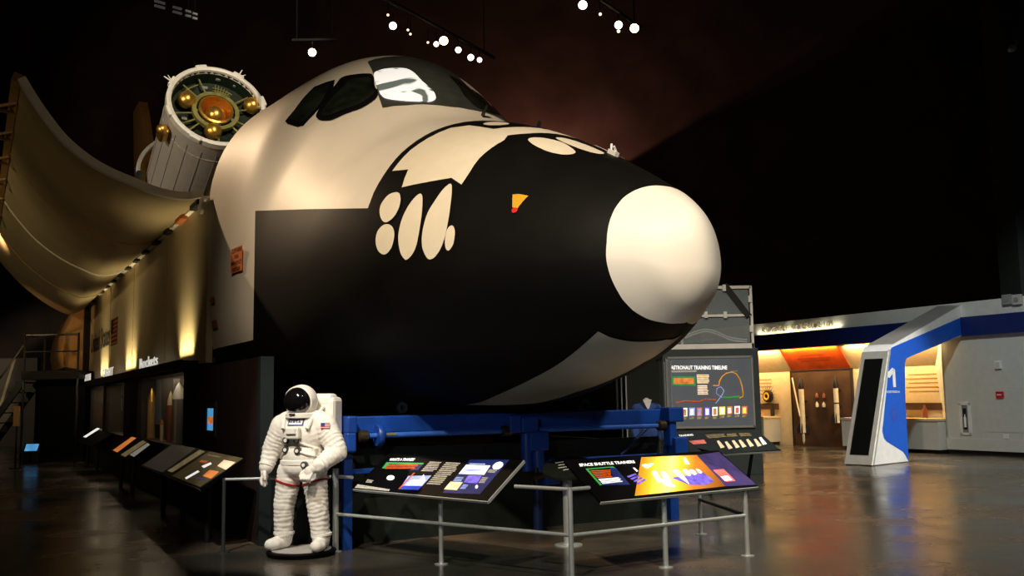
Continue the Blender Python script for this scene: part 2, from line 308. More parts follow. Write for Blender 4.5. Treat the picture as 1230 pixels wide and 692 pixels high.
def hull_patch(name, poly, off, m, du=.014, dv=.035, parent=None):
    P = []
    for i in range(len(poly)):
        a, b = poly[i], poly[(i + 1) % len(poly)]
        k = max(1, int(max(abs(a[0] - b[0]) / du, abs(a[1] - b[1]) / dv)))
        P += [(a[0] + (b[0] - a[0]) * j / k, a[1] + (b[1] - a[1]) * j / k) for j in range(k)]
    nb = len(P); us = [p[0] for p in P]; vs = [p[1] for p in P]
    A = np.array(P); B = np.roll(A, -1, 0)
    gu = np.arange(min(us) + du * .5, max(us), du); gv = np.arange(min(vs) + dv * .5, max(vs), dv)
    for x in gu:
        for y in gv:                                                # keep grid points inside and clear of the outline
            t = np.clip((((x - A[:, 0]) / du * (B[:, 0] - A[:, 0]) / du) + ((y - A[:, 1]) / dv * (B[:, 1] - A[:, 1]) / dv)) / ((((B - A) / (du, dv)) ** 2).sum(1) + 1e-12), 0, 1)
            d = np.hypot((A[:, 0] + t * (B[:, 0] - A[:, 0]) - x) / du, (A[:, 1] + t * (B[:, 1] - A[:, 1]) - y) / dv)
            if d.min() > .35: P.append((x, y))
    r = delaunay_2d_cdt([V((p[0] / du, p[1] / dv)) for p in P], [], [list(range(nb))], 1, 1e-6)
    q = np.array([(p.x * du, p.y * dv) for p in r[0]])
    W = hull_xyz(q[:, 0], q[:, 1]) + hull_nrm(q[:, 0], q[:, 1]) * off
    mb = MB(); mb.add([V(w) for w in W], [list(f) for f in r[2]], True)
    return mb.build(name, m, parent or shuttle, world=False)
def mir(poly): return [(u, -v) for u, v in poly]
def sp(poly, n=5): return [(p.x, p.y) for p in spline(poly, n)]
U_ = lambda X: math.sqrt(X / 8.8)

# hull skin
NU, NV = 130, 144
uu = np.linspace(0.004, 1, NU); vv = np.linspace(-2, 2, NV + 1)[:-1]
UU, VV = np.meshgrid(uu, vv, indexing='ij'); HP = hull_xyz(UU, VV).reshape(-1, 3)
hb = MB()
hb.add([V(p) for p in HP], [(i * NV + j, i * NV + (j + 1) % NV, (i + 1) * NV + (j + 1) % NV, (i + 1) * NV + j) for i in range(NU - 1) for j in range(NV)], True)
hb.add([V(p) for p in HP[:NV]], [list(range(NV))]); hb.add([V(p) for p in HP[-NV:]], [list(range(NV))])
hull = hb.build('cabin_hull', M['hull'], shuttle, world=False)
# black tiles
lo = [tuple(p) for p in FEAT['white_low']]; arc = [tuple(p) for p in FEAT['arc_out']][:-1]
half = [(1, 2), (1, 1.262)] + lo + arc + [(arc[-1][0], 0)]
u0 = .12
blk = [(u0, v) for v in np.linspace(-2, 2, 90)] + half + mir(half[:-1])[::-1]
hull_patch('black_tile_skin', blk, .006, M['tile_black'])
# nose cap
capv = [(0, .57), (.28, .61), (.43, .63), (.57, .63), (.73, .62), (.88, .605), (1.05, .605), (1.19, .605), (1.28, .60), (1.39, .59), (1.5, .56), (1.61, .50), (1.72, .42), (1.86, .34), (2.0, .30)]
rim = [(U_(np.interp(v, [c[0] for c in capv], [c[1] for c in capv])), v) for v in np.linspace(0, 2, 60)]
hull_patch('nose_cap', [(.0006, v) for v in np.linspace(-2, 2, 60)] + rim[::-1] + mir(rim[1:]), .013, M['cap'], du=.01)
# forward thruster field
fr = [tuple(p) for p in FEAT['frcs']]; fl = [tuple(p) for p in FEAT['frcs_low']]
st = [(U_(2.98), 0), (U_(2.98), .08), (U_(3.05), .2), (U_(3.5), .215)] + fr[3::-1] + fl[1:9] + [(U_(2.68), .223), (U_(2.6), .151), (U_(2.57), .044)]
hull_patch('thruster_field', st + [(U_(2.57), 0)] + mir(st[1:])[::-1], .011, M['cream'])
for k in ('sa', 'sb', 'sc', 'sd', 'se'):
    for s in (1, -1):
        p = sp(FEAT[k]); hull_patch('thruster_port', p if s > 0 else mir(p), .012, M['cream'], du=.008, dv=.02)
p = sp(FEAT['ov1'])
for q in (p, mir(p), sp(FEAT['ov2'])): hull_patch('thruster_port', q, .016, M['cream'], du=.008, dv=.02)
for s in (1, -1):
    hull_patch('thruster_port', [(U_(3.34 + .15 * math.cos(t)), s * (.125 + .05 * math.sin(t))) for t in np.linspace(0, 2 * PI, 24, endpoint=False)], .012, M['cream'], du=.008, dv=.02)
    pm = hull_patch('hatch_marking', FEAT['yel'] if s > 0 else mir(FEAT['yel']), .014, M['yellow'], du=.01, dv=.02); pm['label'] = 'yellow wedge marking'
    ru, rv = FEAT['red'][0]
    hull_patch('hatch_dot', [(U_(8.8 * ru * ru + .033 * math.cos(t)), s * (rv + .016 * math.sin(t))) for t in np.linspace(0, 2 * PI, 16, endpoint=False)], .016, M['red'], du=.01, dv=.02, parent=shuttle)
gp = [(u, v if v > 0 else v + 4) for u, v in FEAT['gear']]; del gp[12]
hull_patch('nose_gear_door', gp, .014, M['gear'])
# windshield
wb = [tuple(p) for p in FEAT['wsblack'][:10]]; wb = [(wb[0][0], 0)] + wb[1:] + [(wb[-1][0], 0)]
hull_patch('windshield_surround', wb + mir(wb[1:-1])[::-1], .010, M['wsframe'])
m = M['pane_reflection'] = mat('window_reflection_paint', (.93, .93, .93), .3, var=0, emit=.55)  # bright reflection in the pane, painted as glowing white with grey swirls
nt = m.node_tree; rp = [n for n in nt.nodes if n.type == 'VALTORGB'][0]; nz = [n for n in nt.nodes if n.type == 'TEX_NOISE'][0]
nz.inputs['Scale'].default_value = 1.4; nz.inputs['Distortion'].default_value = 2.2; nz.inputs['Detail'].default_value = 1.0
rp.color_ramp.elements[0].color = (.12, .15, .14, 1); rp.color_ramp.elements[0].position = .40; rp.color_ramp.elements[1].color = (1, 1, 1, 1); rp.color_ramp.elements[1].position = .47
pw = hull_patch('window_pane', sp(FEAT['w_front'], 4), .020, M['pane_reflection'], du=.01, dv=.02); pw['label'] = 'forward window with a painted bright reflection'
hull_patch('window_pane', mir(sp(FEAT['w_front'], 4)), .020, M['winglass'], du=.01, dv=.02)
for s in (1, -1):
    f = (lambda q: q) if s > 0 else mir
    hull_patch('window_frame', f(sp(FEAT['w_mid'], 4)), .012, M['blackgloss'], du=.01, dv=.02)
    hull_patch('window_pane', f(sp(FEAT['w_midglass'], 4)), .020, M['winglass'], du=.01, dv=.02)
    hull_patch('window_frame', f([tuple(p) for p in FEAT['w_side']]), .012, M['blackgloss'], du=.01, dv=.02)
    c = np.array(FEAT['w_side']).mean(0); hull_patch('window_pane', f([tuple(c + (np.array(p) - c) * .82) for p in FEAT['w_side']]), .018, M['winglass'], du=.01, dv=.02)
def hp(X, v, off=0.0):
    u = U_(X); p = hull_xyz(np.array([u]), np.array([v]))[0] + hull_nrm(np.array([u]), np.array([v]))[0] * off
    return TM[shuttle] @ V(p)
def hframe(X, v):
    o = hp(X, v); n = (hp(X, v, .1) - o).normalized(); a = (-AFT + n * AFT.dot(n)).normalized(); b = n.cross(a).normalized(); return o, a, b, n
# small fittings on the nose
for X, v, h in ((5.1, -.1, .17), (3.25, -.05, .09)):
    o, a, b, n = hframe(X, v); MB().prism([o + a * .05, o - a * .05, o - a * .03 + n * h, o + a * .01 + n * h], b * .02).build('antenna_fin', M['black'], shuttle)
o, a, b, n = hframe(1.72, -.1)
MB().box(o + n * .03, (.18, .05, .05), (a, b, n)).cyl(o + n * .03 + b * .05, o + n * .10 - b * .02, .014).cyl(o + n * .03 - a * .05, o + n * .11 - a * .1, .014).build('air_data_probe', M['white'], shuttle)
# rescue marking
def stick(parent, X, v, w, h, lines, bg=M['orange'], nm='rescue_marking', hs=.15):
    o, a, b, n = hframe(X, v)
    e1, e2 = a, b if b.z > 0 else -b
    c = o + n * .022
    mk = MB().poly([c - e1 * w / 2 - e2 * h / 2, c + e1 * w / 2 - e2 * h / 2, c + e1 * w / 2 + e2 * h / 2, c - e1 * w / 2 + e2 * h / 2]).build(nm, bg, parent)
    t = MB()
    for i, s in enumerate(lines):
        ww = w * min(.92, .11 * len(s)); y = h / 2 - h * (i + .78) / len(lines)
        add_text(t, s, c + n * .004 - e1 * ww / 2 + e2 * y, e1, e2, ww, h / len(lines) * .62)
    if lines: t.build('lettering', M['ink'], mk)
stick(shuttle, 7.0, 1.0, .48, .36, ['CUT HERE', 'FOR', 'EMERGENCY', 'RESCUE'])
M['orange2'] = mat('sign_orange_dull', (.45, .13, .03), .6)
stick(shuttle, 8.42, 1.10, .26, .10, [], M['orange2'], 'service_marking'); stick(shuttle, 8.40, 1.165, .34, .12, [], M['orange2'], 'service_marking')
# ---- middle body
NZ = NOSE.z
def R(X, S, z): return SH(X, S, z + NZ)
AX3 = (AFT, STB, UP)
def sbox(mb, X0, X1, S0, S1, z0, z1, bev=0): return mb.box(SH((X0 + X1) / 2, (S0 + S1) / 2, (z0 + z1) / 2 + NZ), (X1 - X0, S1 - S0, z1 - z0), AX3, bev)
for s in (1, -1):
    mb = MB(); sbox(mb, 8.8, 27.0, s * 2.67 - .05, s * 2.67 + .05, -.56, 2.08); mb.build('bay_side_panel', M['side'], shuttle)
mb = MB(); sbox(mb, 8.8, 27.0, -2.62, 2.62, -.56, -.48); mb.build('bay_floor', M['bay'], shuttle)
mb = MB()
for X in (12.6, 17.1, 21.6): sbox(mb, X - .012, X + .012, 2.715, 2.728, -.5, 2.05)
mb.build('panel_seam', M['tan'], shuttle)
mb = MB(); sbox(mb, 8.9, 26.7, 2.60, 2.80, 2.06, 2.12); mb.build('hinge_longeron', M['dooredge'], shuttle)
for i in range(13):
    X = 9.35 + i * 1.38; w = .62 if i in (0, 1) else .34
    mb = MB(); sbox(mb, X - w / 2, X + w / 2, 2.74, 2.86, 2.0, 2.13, .02); mb.build('hinge', M['orange2'] if i == 1 else M['black'], shuttle)
mb = MB(); c = SH(9.0, 2.80, 1.98 + NZ); mb.lathe(c - STB * .03, STB, [(0, .0), (0, .14), (.05, .14), (.05, 0)], 24); mb.build('latch_cover', M['white'], shuttle)
# lettering and flag on the side
t = MB(); n = STB
add_text(t, 'United States', SH(26.5, 2.728, 3.30), -AFT, UP, 5.0, .62, bold=.02); t.build('side_lettering', M['ink'], shuttle)
M['flagdark'] = mat('flag_red_dark', (.16, .02, .015), .6); fl_ = MB()
sbox(fl_, 19.95, 21.25, 2.715, 2.732, .37, 1.06); fo = fl_.build('flag', M['flagdark'], shuttle)
fl_ = MB()
for i in range(6): sbox(fl_, 19.95, 21.25, 2.731, 2.737, .40 + i * .11, .44 + i * .11)
fl_.build('flag_stripes', M['tan'], fo)
fl_ = MB(); sbox(fl_, 20.75, 21.25, 2.732, 2.740, .70, 1.06); fl_.build('flag_canton', M['ink'], fo)
# ---- open bay door
FA = [(2.80, 2.10), (3.0, 2.05), (3.23, 2.04), (3.54, 2.09), (3.83, 2.19), (4.22, 2.33), (4.55, 2.51), (4.87, 2.77), (5.12, 3.07), (5.34, 3.39), (5.49, 3.64)]
BA = [(2.80, 2.07), (2.95, 1.86), (3.15, 1.74), (3.4, 1.66), (3.75, 1.80), (4.05, 1.98), (4.4, 2.24), (4.75, 2.54), (5.05, 2.86), (5.35, 3.22), (5.52, 3.50)]
def dcurve(t, n=40):
    cp = [((1 - t) * a[0] + t * b[0], (1 - t) * a[1] + t * b[1], 0) for a, b in zip(FA, BA)]
    c = spline(cp, 4, False); return [(p.x, p.y) for p in c]
def offs(c, d):
    out = []
    for i, p in enumerate(c):
        a, b = c[max(i - 1, 0)], c[min(i + 1, len(c) - 1)]; t = V((b[0] - a[0], b[1] - a[1])).normalized(); out.append((p[0] - t.y * d, p[1] + t.x * d))
    return out
mb = MB(); K = 28; n0 = len(dcurve(0))
vs = []
for k in range(K + 1):
    t = k / K; X = 8.9 + t * 17.78; c = dcurve(t); o2 = offs(c, .11)
    vs += [R(X, *p) for p in c] + [R(X, *p) for p in o2[::-1]]
L = 2 * n0
mb.add(vs, [(k * L + i, k * L + (i + 1) % L, (k + 1) * L + (i + 1) % L, (k + 1) * L + i) for k in range(K) for i in range(L)], False)
mb.smooth = [True] * len(mb.f)
mb.add(vs[:L], [list(range(L))]); mb.add(vs[-L:], [list(range(L))])
door = mb.build('payload_bay_door', M['door'], shuttle)
for e in (door.data,):
    bm = bmesh.new(); bm.from_mesh(e)
    for ed in bm.edges:
        if len(ed.link_faces) == 2 and ed.link_faces[0].normal.angle(ed.link_faces[1].normal, 0) > .6: ed.smooth = False
    bm.to_mesh(e); bm.free()
mb = MB(); c = dcurve(0); lowr = offs(c, -.015); hi = offs(c, .10); wide = [(.03 + .13 * min(1, max(0, (i - 6) / 20))) for i in range(len(c))]
vs = []
for X in (8.80, 8.93): vs += [R(X, *p) for p in lowr] + [R(X, *p) for p in hi[::-1]]
mb.add(vs, [(i, (i + 1) % L, L + (i + 1) % L, L + i) for i in range(L)] + [list(range(L)), [L + i for i in range(L)]]); mb.build('door_edge', M['dooredge'], door)
for X, r, m_ in ((13.35, .012, M['tan']), (17.8, .025, M['dooredge']), (22.25, .014, M['tan'])):
    t = (X - 8.9) / 17.78; MB().tube([R(X, *p) for p in offs(dcurve(t), -.005)], r, 6).build('door_seam', m_, door)
for X in (10.2, 12.0, 13.9, 15.9, 18.0, 20.2):
    t = (X - 8.9) / 17.78; e = dcurve(t)[-1]; p0, p1 = R(X - .3, e[0] - .02, e[1] - .05), R(X + .3, e[0] - .02, e[1] - .05); ap = R(X, e[0] + .42, e[1] - .12)
    MB().tube([p0, ap], .03, 8).tube([p1, ap], .03, 8).tube([p0, p1], .03, 8).build('door_support_bracket', M['tan'], door)
mb = MB(); t = [dcurve(k / 20)[-1] for k in range(21)]
vs = []
for k in range(21):
    X = 8.88 + k / 20 * 17.8; s, z = t[k]; vs += [R(X, s - .02, z - .06), R(X, s + .10, z + .0), R(X, s + .06, z + .12), R(X, s - .06, z + .08)]
mb.add(vs, [(k * 4 + i, k * 4 + (i + 1) % 4, k * 4 + 4 + (i + 1) % 4, k * 4 + 4 + i) for k in range(20) for i in range(4)] + [(0, 1, 2, 3), (80, 81, 82, 83)]); mb.build('door_rim', M['tan'], door)
# ---- aft body and fin
prof = [(2.95, -.06), (3.42, .03), (3.52, .5), (3.46, 1.1), (3.2, 1.75), (2.95, 2.15), (2.5, 2.9), (1.6, 3.35), (.6, 3.2), (0, 3.1)]
full = prof + [(-s, z) for s, z in prof[-2::-1]] + [(-2.9, -1.5), (2.9, -1.5)]
mb = MB().prism([R(27.2, s, z) for s, z in full], AFT * 5.6); mb.build('aft_body', M['aftskin'], shuttle)
mb = MB(); sbox(mb, 26.9, 27.22, -2.9, 2.9, -1.5, 2.0); mb.build('aft_bulkhead', M['black'], shuttle)
fin = [(29.0, 3.0), (32.3, 6.99 - 0), (36.0, 11.2), (36.6, 11.8), (38.3, 11.8), (37.4, 8.5), (36.2, 6.2), (35.0, 3.0)]
MB().prism([R(X, -.18, z) for X, z in fin], STB * .36).build('tail_fin', M['aftskin'], shuttle)

# ================================================================== upper stage in the bay
A = R(21.43, 0, 7.42); B = R(25.86, 0, 5.62); ax = (A - B).normalized(); RAD = 1.40
e1 = -STB; e2 = ax.cross(e1).normalized()
if e2.z < 0: e2 = -e2
stage = thing('upper_stage', 'tilted white cylindrical rocket stage with gold spheres inside its open end', 'rocket stage', tuple(B))
MB().lathe(A, -ax, [(0.02, RAD - .01), (.8, RAD - .01), (4.85, RAD - .01), (4.9, RAD - .01), (4.9, 0)], 48).lathe(A, -ax, [(.8, RAD - .02), (.8, RAD + .01), (.83, RAD + .01), (.83, RAD - .02)], 48).build('stage_body', M['stagewhite'], stage)
mb = MB()
for i in range(20):
    t = 2 * PI * i / 20; d = e1 * math.cos(t) + e2 * math.sin(t); mb.box(A - ax * 2.6 + d * (RAD - .012), (.020, .03, 4.2), (d.cross(ax), d, ax))
mb.build('body_stringers', M['suitgrey'], stage)
mb = MB().lathe(A, -ax, [(.10, RAD - .12), (-.05, RAD - .10), (-.08, RAD - .03), (-.05, RAD + .03), (.14, RAD + .04), (.18, RAD)], 56)
for i in range(8):
    t = 2 * PI * (i + .35) / 8; d = e1 * math.cos(t) + e2 * math.sin(t); mb.box(A + d * (RAD + .02), (.34, .12, .18), (d.cross(ax), d, ax), .03)
    if i in (1, 3, 6): mb.cyl(A + d * RAD, A + d * (RAD + .28) + ax * .05, .03, .015, 8).cyl(A + d * RAD, A + d * (RAD + .22) + d.cross(ax) * .15, .025, .012, 8)
mb.build('front_ring', M['ringwhite'], stage)
MB().lathe(A, -ax, [(.02, RAD - .11), (.5, RAD - .15), (.55, .62), (.35, .58), (.35, .5), (1.1, .3), (1.1, 0)], 40).build('equipment_deck', M['greenmetal'], stage)
def fp(px, py, dep=.25):
    return on_plane(px, py, A - ax * dep, ax)
mb = MB(); ce = A - ax * .3
for i, t in enumerate((.25, .62, 1.9, 2.35, 3.3, 3.65, 3.9, 4.75, 5.5, 5.9)):
    d = e1 * math.cos(t) + e2 * math.sin(t); mb.cyl(ce + d * .58, ce + d * (RAD - .16), .028, n=8)
for i in range(6):
    t = 1.05 + .09 * i; d = e1 * math.cos(t) + e2 * math.sin(t); mb.cyl(ce + d * (.62 + .02 * i), ce + d * (.95 + .02 * i), .016, n=6)
for r_ in (.72, .82, .92):
    mb.tube([ce + (e1 * math.cos(t) + e2 * math.sin(t)) * r_ for t in np.linspace(.95, 1.6, 8)], .016, 6)
for r_, a0 in ((1.05, 2.0), (1.12, 4.2)):
    mb.tube([ce + (e1 * math.cos(t) + e2 * math.sin(t)) * r_ for t in np.linspace(a0, a0 + .7, 8)], .02, 6)
mb.lathe(A - ax * .18, -ax, [(0, .56), (0, .68), (.14, .68), (.14, .56), (0, .56)], 36); mb.build('strut_truss', M['olive'], stage)
mb = MB().lathe(A - ax * .10, -ax, [(0, .44), (.03, .50), (.12, .50), (.5, .28), (.75, .15)], 36)
mb.sphere(A - ax * .42 + e1 * .02 - e2 * .02, .30, 20); mb.build('engine_nozzle', M['gold'], stage)
for px, py, r_ in ((224, 120, .26), (303, 127, .26), (256, 158, .25)): MB().sphere(fp(px, py), r_, 20).build('propellant_sphere', M['gold'], stage)
mb = MB()
for px, py in ((262, 95), (246, 106), (221, 143), (270, 92), (283, 103), (236, 133), (262, 153), (280, 145)): mb.box(fp(px, py, .3), (.16, .10, .1), (e1, e2, ax), .02)
mb.build('equipment_boxes', M['grey'], stage)
mb = MB(); d = (e1 * math.cos(3.55) + e2 * math.sin(3.55)); mb.box(A - ax * .75 + d * (RAD + .16), (.3, .26, .5), (d.cross(ax), d, ax), .06); mb.sphere(A - ax * .55 + d * (RAD + .22), .16, 14); mb.build('gold_box', M['gold'], stage)
mb = MB().lathe(A - ax * 3.7, -ax, [(0, RAD + .22), (-.04, RAD + .30), (.06, RAD + .34), (.14, RAD + .30), (.14, RAD + .22), (0, RAD + .22)], 48); mb.build('support_ring', M['ringwhite'], stage)
for s in (-1, 1):
    mb = MB(); mb.tube([A - ax * 3.7 + STB * s * (RAD + .24), R(25.4, s * 2.0, 2.3), R(25.4, s * 2.55, 1.9)], .10, 10).tube([A - ax * 3.7 + STB * s * (RAD + .24), R(22.9, s * 2.3, 2.3), R(22.9, s * 2.55, 1.9)], .09, 10)
    mb.build('support_frame', M['steeld'], stage)
mb = MB().lathe(A - ax * 4.0, -ax, [(0, RAD + .02), (0, RAD + .20), (.25, RAD + .12), (.3, RAD + .02)], 40); mb.build('foil_skirt', M['gold'], stage)
# ================================================================== suit on its stand
def blob(parts, voxel, smooth=4):
    mb = MB()
    for p in parts:
        if p[0] == 'e': mb.sphere(p[1], 1.0, 24, p[2])
        else:
            for a, b in zip(p[1][:-1], p[1][1:]):
                a, ra, b, rb = V(a[:3]), a[3], V(b[:3]), b[3]
                mb.sphere(a, ra, 20); mb.sphere(b, rb, 20); mb.cyl(a, b, ra, rb, 20)
    me = bpy.data.meshes.new('blob'); me.from_pydata([tuple(v) for v in mb.v], [], mb.f)
    o = bpy.data.objects.new('blob', me); C.objects.link(o)
    r = o.modifiers.new('r', 'REMESH'); r.mode = 'VOXEL'; r.voxel_size = voxel; r.use_smooth_shade = True
    s = o.modifiers.new('s', 'SMOOTH'); s.iterations = smooth; s.factor = .5
    out = bpy.data.meshes.new_from_object(o.evaluated_get(bpy.context.evaluated_depsgraph_get()))
    bpy.data.objects.remove(o); bpy.data.meshes.remove(me); return out
def link_mesh(name, me, m, parent, loc=True):
    me.name = name; me.materials.clear(); me.materials.append(m)
    for p in me.polygons: p.use_smooth = True
    o = bpy.data.objects.new(name, me); C.objects.link(o); o.parent = parent; TM[o] = TM[parent]; return o
SB = g(362, 666.5)
base = thing('oval_plinth', 'low black oval plinth under the white spacesuit', 'stand', tuple(SB), 0)
MB().lathe((SB.x, SB.y, 0), (0, 0, 1), [(0, .37), (.045, .385), (.06, .37), (.06, 0)], 40).build('base_disc', M['panelblack'], base)
MB().lathe((SB.x, SB.y, .06), (0, 0, 1), [(0, .33), (.006, .33), (.006, 0)], 40).build('base_top', M['suitgrey'], base)
suit = thing('spacesuit', 'white spacesuit with black visor and red thigh stripes standing on a plinth', 'spacesuit', (SB.x, SB.y, .064), math.radians(-17))
legL = [(-.150, .0, .86, .145), (-.210, -.02, .47, .118), (-.235, .01, .13, .100)]
legR = [(.150, .0, .86, .145), (.215, -.03, .47, .118), (.240, .0, .13, .100)]
armL = [(-.27, .03, 1.36, .135), (-.395, .02, 1.09, .112), (-.415, -.07, .90, .078)]
armR = [(.27, .03, 1.36, .135), (.43, .02, 1.07, .115), (.31, -.21, .92, .080)]
tors = [('e', (0, .02, 1.27), (.265, .20, .24)), ('e', (0, .01, 1.03), (.25, .19, .2)), ('e', (0, .01, .90), (.27, .195, .15)), ('c', [(-.2, .03, 1.40, .13), (.2, .03, 1.40, .13)]), ('c', [(0, .03, 1.42, .16), (0, .02, 1.50, .15)])]
body = blob(tors + [('c', legL), ('c', legR), ('c', armL), ('c', armR)], .014, 5)
segs = [(V(a[:3]), V(b[:3])) for L_ in (legL, legR, armL, armR) for a, b in zip(L_[:-1], L_[1:])]
nrm = [v.normal.copy() for v in body.vertices]
for v, n in zip(body.vertices, nrm):
    best = None
    for k, (a, b) in enumerate(segs):
        d = b - a; t = max(0, min(1, (v.co - a).dot(d) / d.length_squared)); q = (v.co - a - d * t).length
        if best is None or q < best[0]: best = (q, k, t * d.length, t)
    q, k, s, t = best
    n1 = noise.noise(v.co * 7); n2 = noise.noise(v.co * 18 + V((k * 3.1, 0, 0)))
    limb = 1.0 if q < .18 and v.co.z < 1.3 and not (abs(v.co.x) < .24 and v.co.z > .8) else 0.25
    v.co += n * (limb * (.0042 * math.sin(s * 135 + n1 * 5 + k) + .006 * n2) + .004 * n1)
body.update()
suit_body = link_mesh('suit_fabric', body, M['suit'], suit)
bvh = BVHTree.FromPolygons([v.co.copy() for v in body.vertices], [list(p.vertices) for p in body.polygons])
def front(x, z):
    h = bvh.ray_cast(V((x, -1.5, z)), V((0, 1, 0))); return h[0].y if h[0] else -.2
def chest(name, x0, x1, z0, z1, off, m, nx=8, nz=4):
    mb = MB(); vs = [V((x0 + (x1 - x0) * i / nx, front(x0 + (x1 - x0) * i / nx, z0 + (z1 - z0) * j / nz) - off, z0 + (z1 - z0) * j / nz)) for j in range(nz + 1) for i in range(nx + 1)]
    mb.add(vs, [(j * (nx + 1) + i, j * (nx + 1) + i + 1, (j + 1) * (nx + 1) + i + 1, (j + 1) * (nx + 1) + i) for j in range(nz) for i in range(nx)], True)
    return mb.build(name, m, suit, world=False)
pt = chest('name_patch', -.105, .095, 1.365, 1.445, .006, M['navy'])
chest('patch_field', -.09, .08, 1.378, 1.432, .009, M['white'])
t = MB(); vs, fs = text_mesh('NASA', .03)
t.add([V((-.085 + .16 * a, front(-.085 + .16 * a, 1.405) - .013, 1.384 + .042 * b)) for a, b in vs], fs); t.build('patch_lettering', M['navy'], pt, world=False)
lg = MB(); lg.box((-.0, front(0, 1.26) - .03, 1.285), (.17, .08, .13), bev=.02).box((.0, front(0, 1.3) - .055, 1.31), (.12, .08, .07), bev=.01); lg.build('chest_pack', M['suitgrey' if 0 else 'suithard'], suit, world=False)
for x, z in ((-.11, 1.205), (.035, 1.205), (-.12, 1.10), (.04, 1.09), (.12, .935)):
    y = front(x, z); MB().cyl((x, y + .01, z), (x, y - .03, z), .042, .037, 18).build('connector', M['steeld'], suit, world=False)
    MB().cyl((x, y - .028, z), (x, y - .036, z), .020, .020, 12).build('connector_face', M['suithard'], suit, world=False)
for (x0, z0), (x1, z1) in (((.06, 1.18), (.24, 1.10)), ((.06, 1.08), (.24, 1.02)), ((-.13, 1.18), (-.23, 1.08)), ((-.14, 1.08), (-.23, 1.0))):
    pts = [V((x0 + (x1 - x0) * k / 8, front(x0 + (x1 - x0) * k / 8, z0 + (z1 - z0) * k / 8) - .012, z0 + (z1 - z0) * k / 8)) for k in range(9)]
    MB().tube(pts, .013, 8).build('hose', M['suit'], suit, world=False)
mb = MB(); mb.lathe((0, .01, .955), (0, 0, 1), [(-.03, .24), (-.022, .262), (.022, .262), (.03, .24)], 36)
mb.v = [V((p.x, .01 + (p.y - .01) * .76, p.z)) for p in mb.v]; mb.build('waist_ring', M['suithard'], suit, world=False)
for L_, s in ((legL, -1), (legR, 1)):
    a, b = V(L_[0][:3]), V(L_[1][:3]); t_ = .33; c = a.lerp(b, t_); r = L_[0][3] * (1 - t_) + L_[1][3] * t_
    axx = ((b - a).normalized() + V((.14 * s, 0, 0))).normalized()
    MB().lathe(c, axx, [(-.010, r - .004), (-.009, r + .012), (.009, r + .012), (.010, r - .004)], 32).build('thigh_stripe', M['suitred'], suit, world=False)
    an = V(L_[2][:3]); toe = V((an.x + .05 * s, an.y - .19, .062))
    bt = blob([('c', [(an.x, an.y + .02, .16, .105), (an.x, an.y + .03, .085, .085)]), ('c', [(an.x, an.y + .02, .078, .082), (toe.x, toe.y, toe.z, .066)]), ('e', (toe.x - .01 * s, toe.y + .05, .06), (.088, .10, .062))], .011, 4)
    for v in bt.vertices: v.co.z = max(v.co.z, 0.0)
    link_mesh('boot', bt, M['suit'], suit)
    MB().lathe((an.x, an.y + .015, .17), (0, 0, 1), [(-.02, .104), (-.012, .118), (.012, .118), (.02, .104)], 28).build('boot_cuff', M['suithard'], suit, world=False)
hl = ([('c', [(-.415, -.07, .92, .068), (-.42, -.085, .875, .056)]), ('e', (-.42, -.095, .835), (.038, .055, .06))]
      + [('c', [(-.425 + .004 * i, -.135 + .028 * i, .80, .0185), (-.43, -.15 + .031 * i, .755 - (.012 if i in (1, 2) else 0), .0170), (-.415, -.152 + .031 * i, .715 - (.018 if i in (1, 2) else 0), .015)]) for i in range(4)]
      + [('c', [(-.40, -.13, .855, .022), (-.375, -.165, .815, .019), (-.365, -.172, .775, .016)])])
link_mesh('glove', blob(hl, .0055, 2), M['suit'], suit)
hr = ([('c', [(.32, -.20, .925, .068), (.275, -.245, .90, .056)]), ('e', (.24, -.27, .87), (.058, .040, .06))]
      + [('c', [(.275 - .032 * i, -.285 + .004 * i, .845, .0185), (.265 - .034 * i, -.315, .795, .017), (.26 - .034 * i, -.295, .758 + .006 * i, .015)]) for i in range(4)]
      + [('c', [(.195, -.26, .885, .022), (.155, -.285, .855, .019), (.145, -.30, .82, .016)])])
link_mesh('glove', blob(hr, .0055, 2), M['suit'], suit)
for p, d in (((-.415, -.06, .925), V((-.02, -.09, -.19))), ((.345, -.165, .945), V((-.13, -.22, -.13)))):
    MB().lathe(p, d, [(-.02, .074), (-.014, .088), (.014, .088), (.02, .074)], 28).build('wrist_ring', M['suithard'], suit, world=False)
hc = V((-.005, -.01, 1.635)); look = V((-.10, -1, -.05)).normalized(); hx = V((0, 0, 1)).cross(look).normalized(); hz = look.cross(hx)
mb = MB(); mb.sphere((0, 0, 0), .182, 32, (1, 1.02, 1.04)); Rm = Matrix((hx, -look, hz)).transposed()
mb.v = [hc + Rm @ p for p in mb.v]; mb.build('helmet', M['suithard'], suit, world=False)
mb = MB(); mb.sphere((0, -.054, .004), .172, 32, (1.0, .90, .96)); mb.v = [hc + Rm @ p for p in mb.v]; mb.build('visor', M['visor'], suit, world=False)
mb = MB(); n = 40
pts = [V((.175 * math.cos(2 * PI * i / n), -.062 - .015 * math.sin(2 * PI * i / n), .002 + .160 * math.sin(2 * PI * i / n))) for i in range(n + 1)]
mb.tube([hc + Rm @ p for p in pts], .014, 10, False); mb.build('visor_rim', M['suithard'], suit, world=False)
MB().lathe((hc.x, hc.y + .01, 1.475), (0, 0, 1), [(-.03, .155), (-.02, .185), (.02, .185), (.035, .15)], 36).build('neck_ring', M['suithard'], suit, world=False)
MB().box(hc + Rm @ V((0, -.185, -.135)), (.07, .02, .018)).build('helmet_latch', M['black'], suit, world=False)
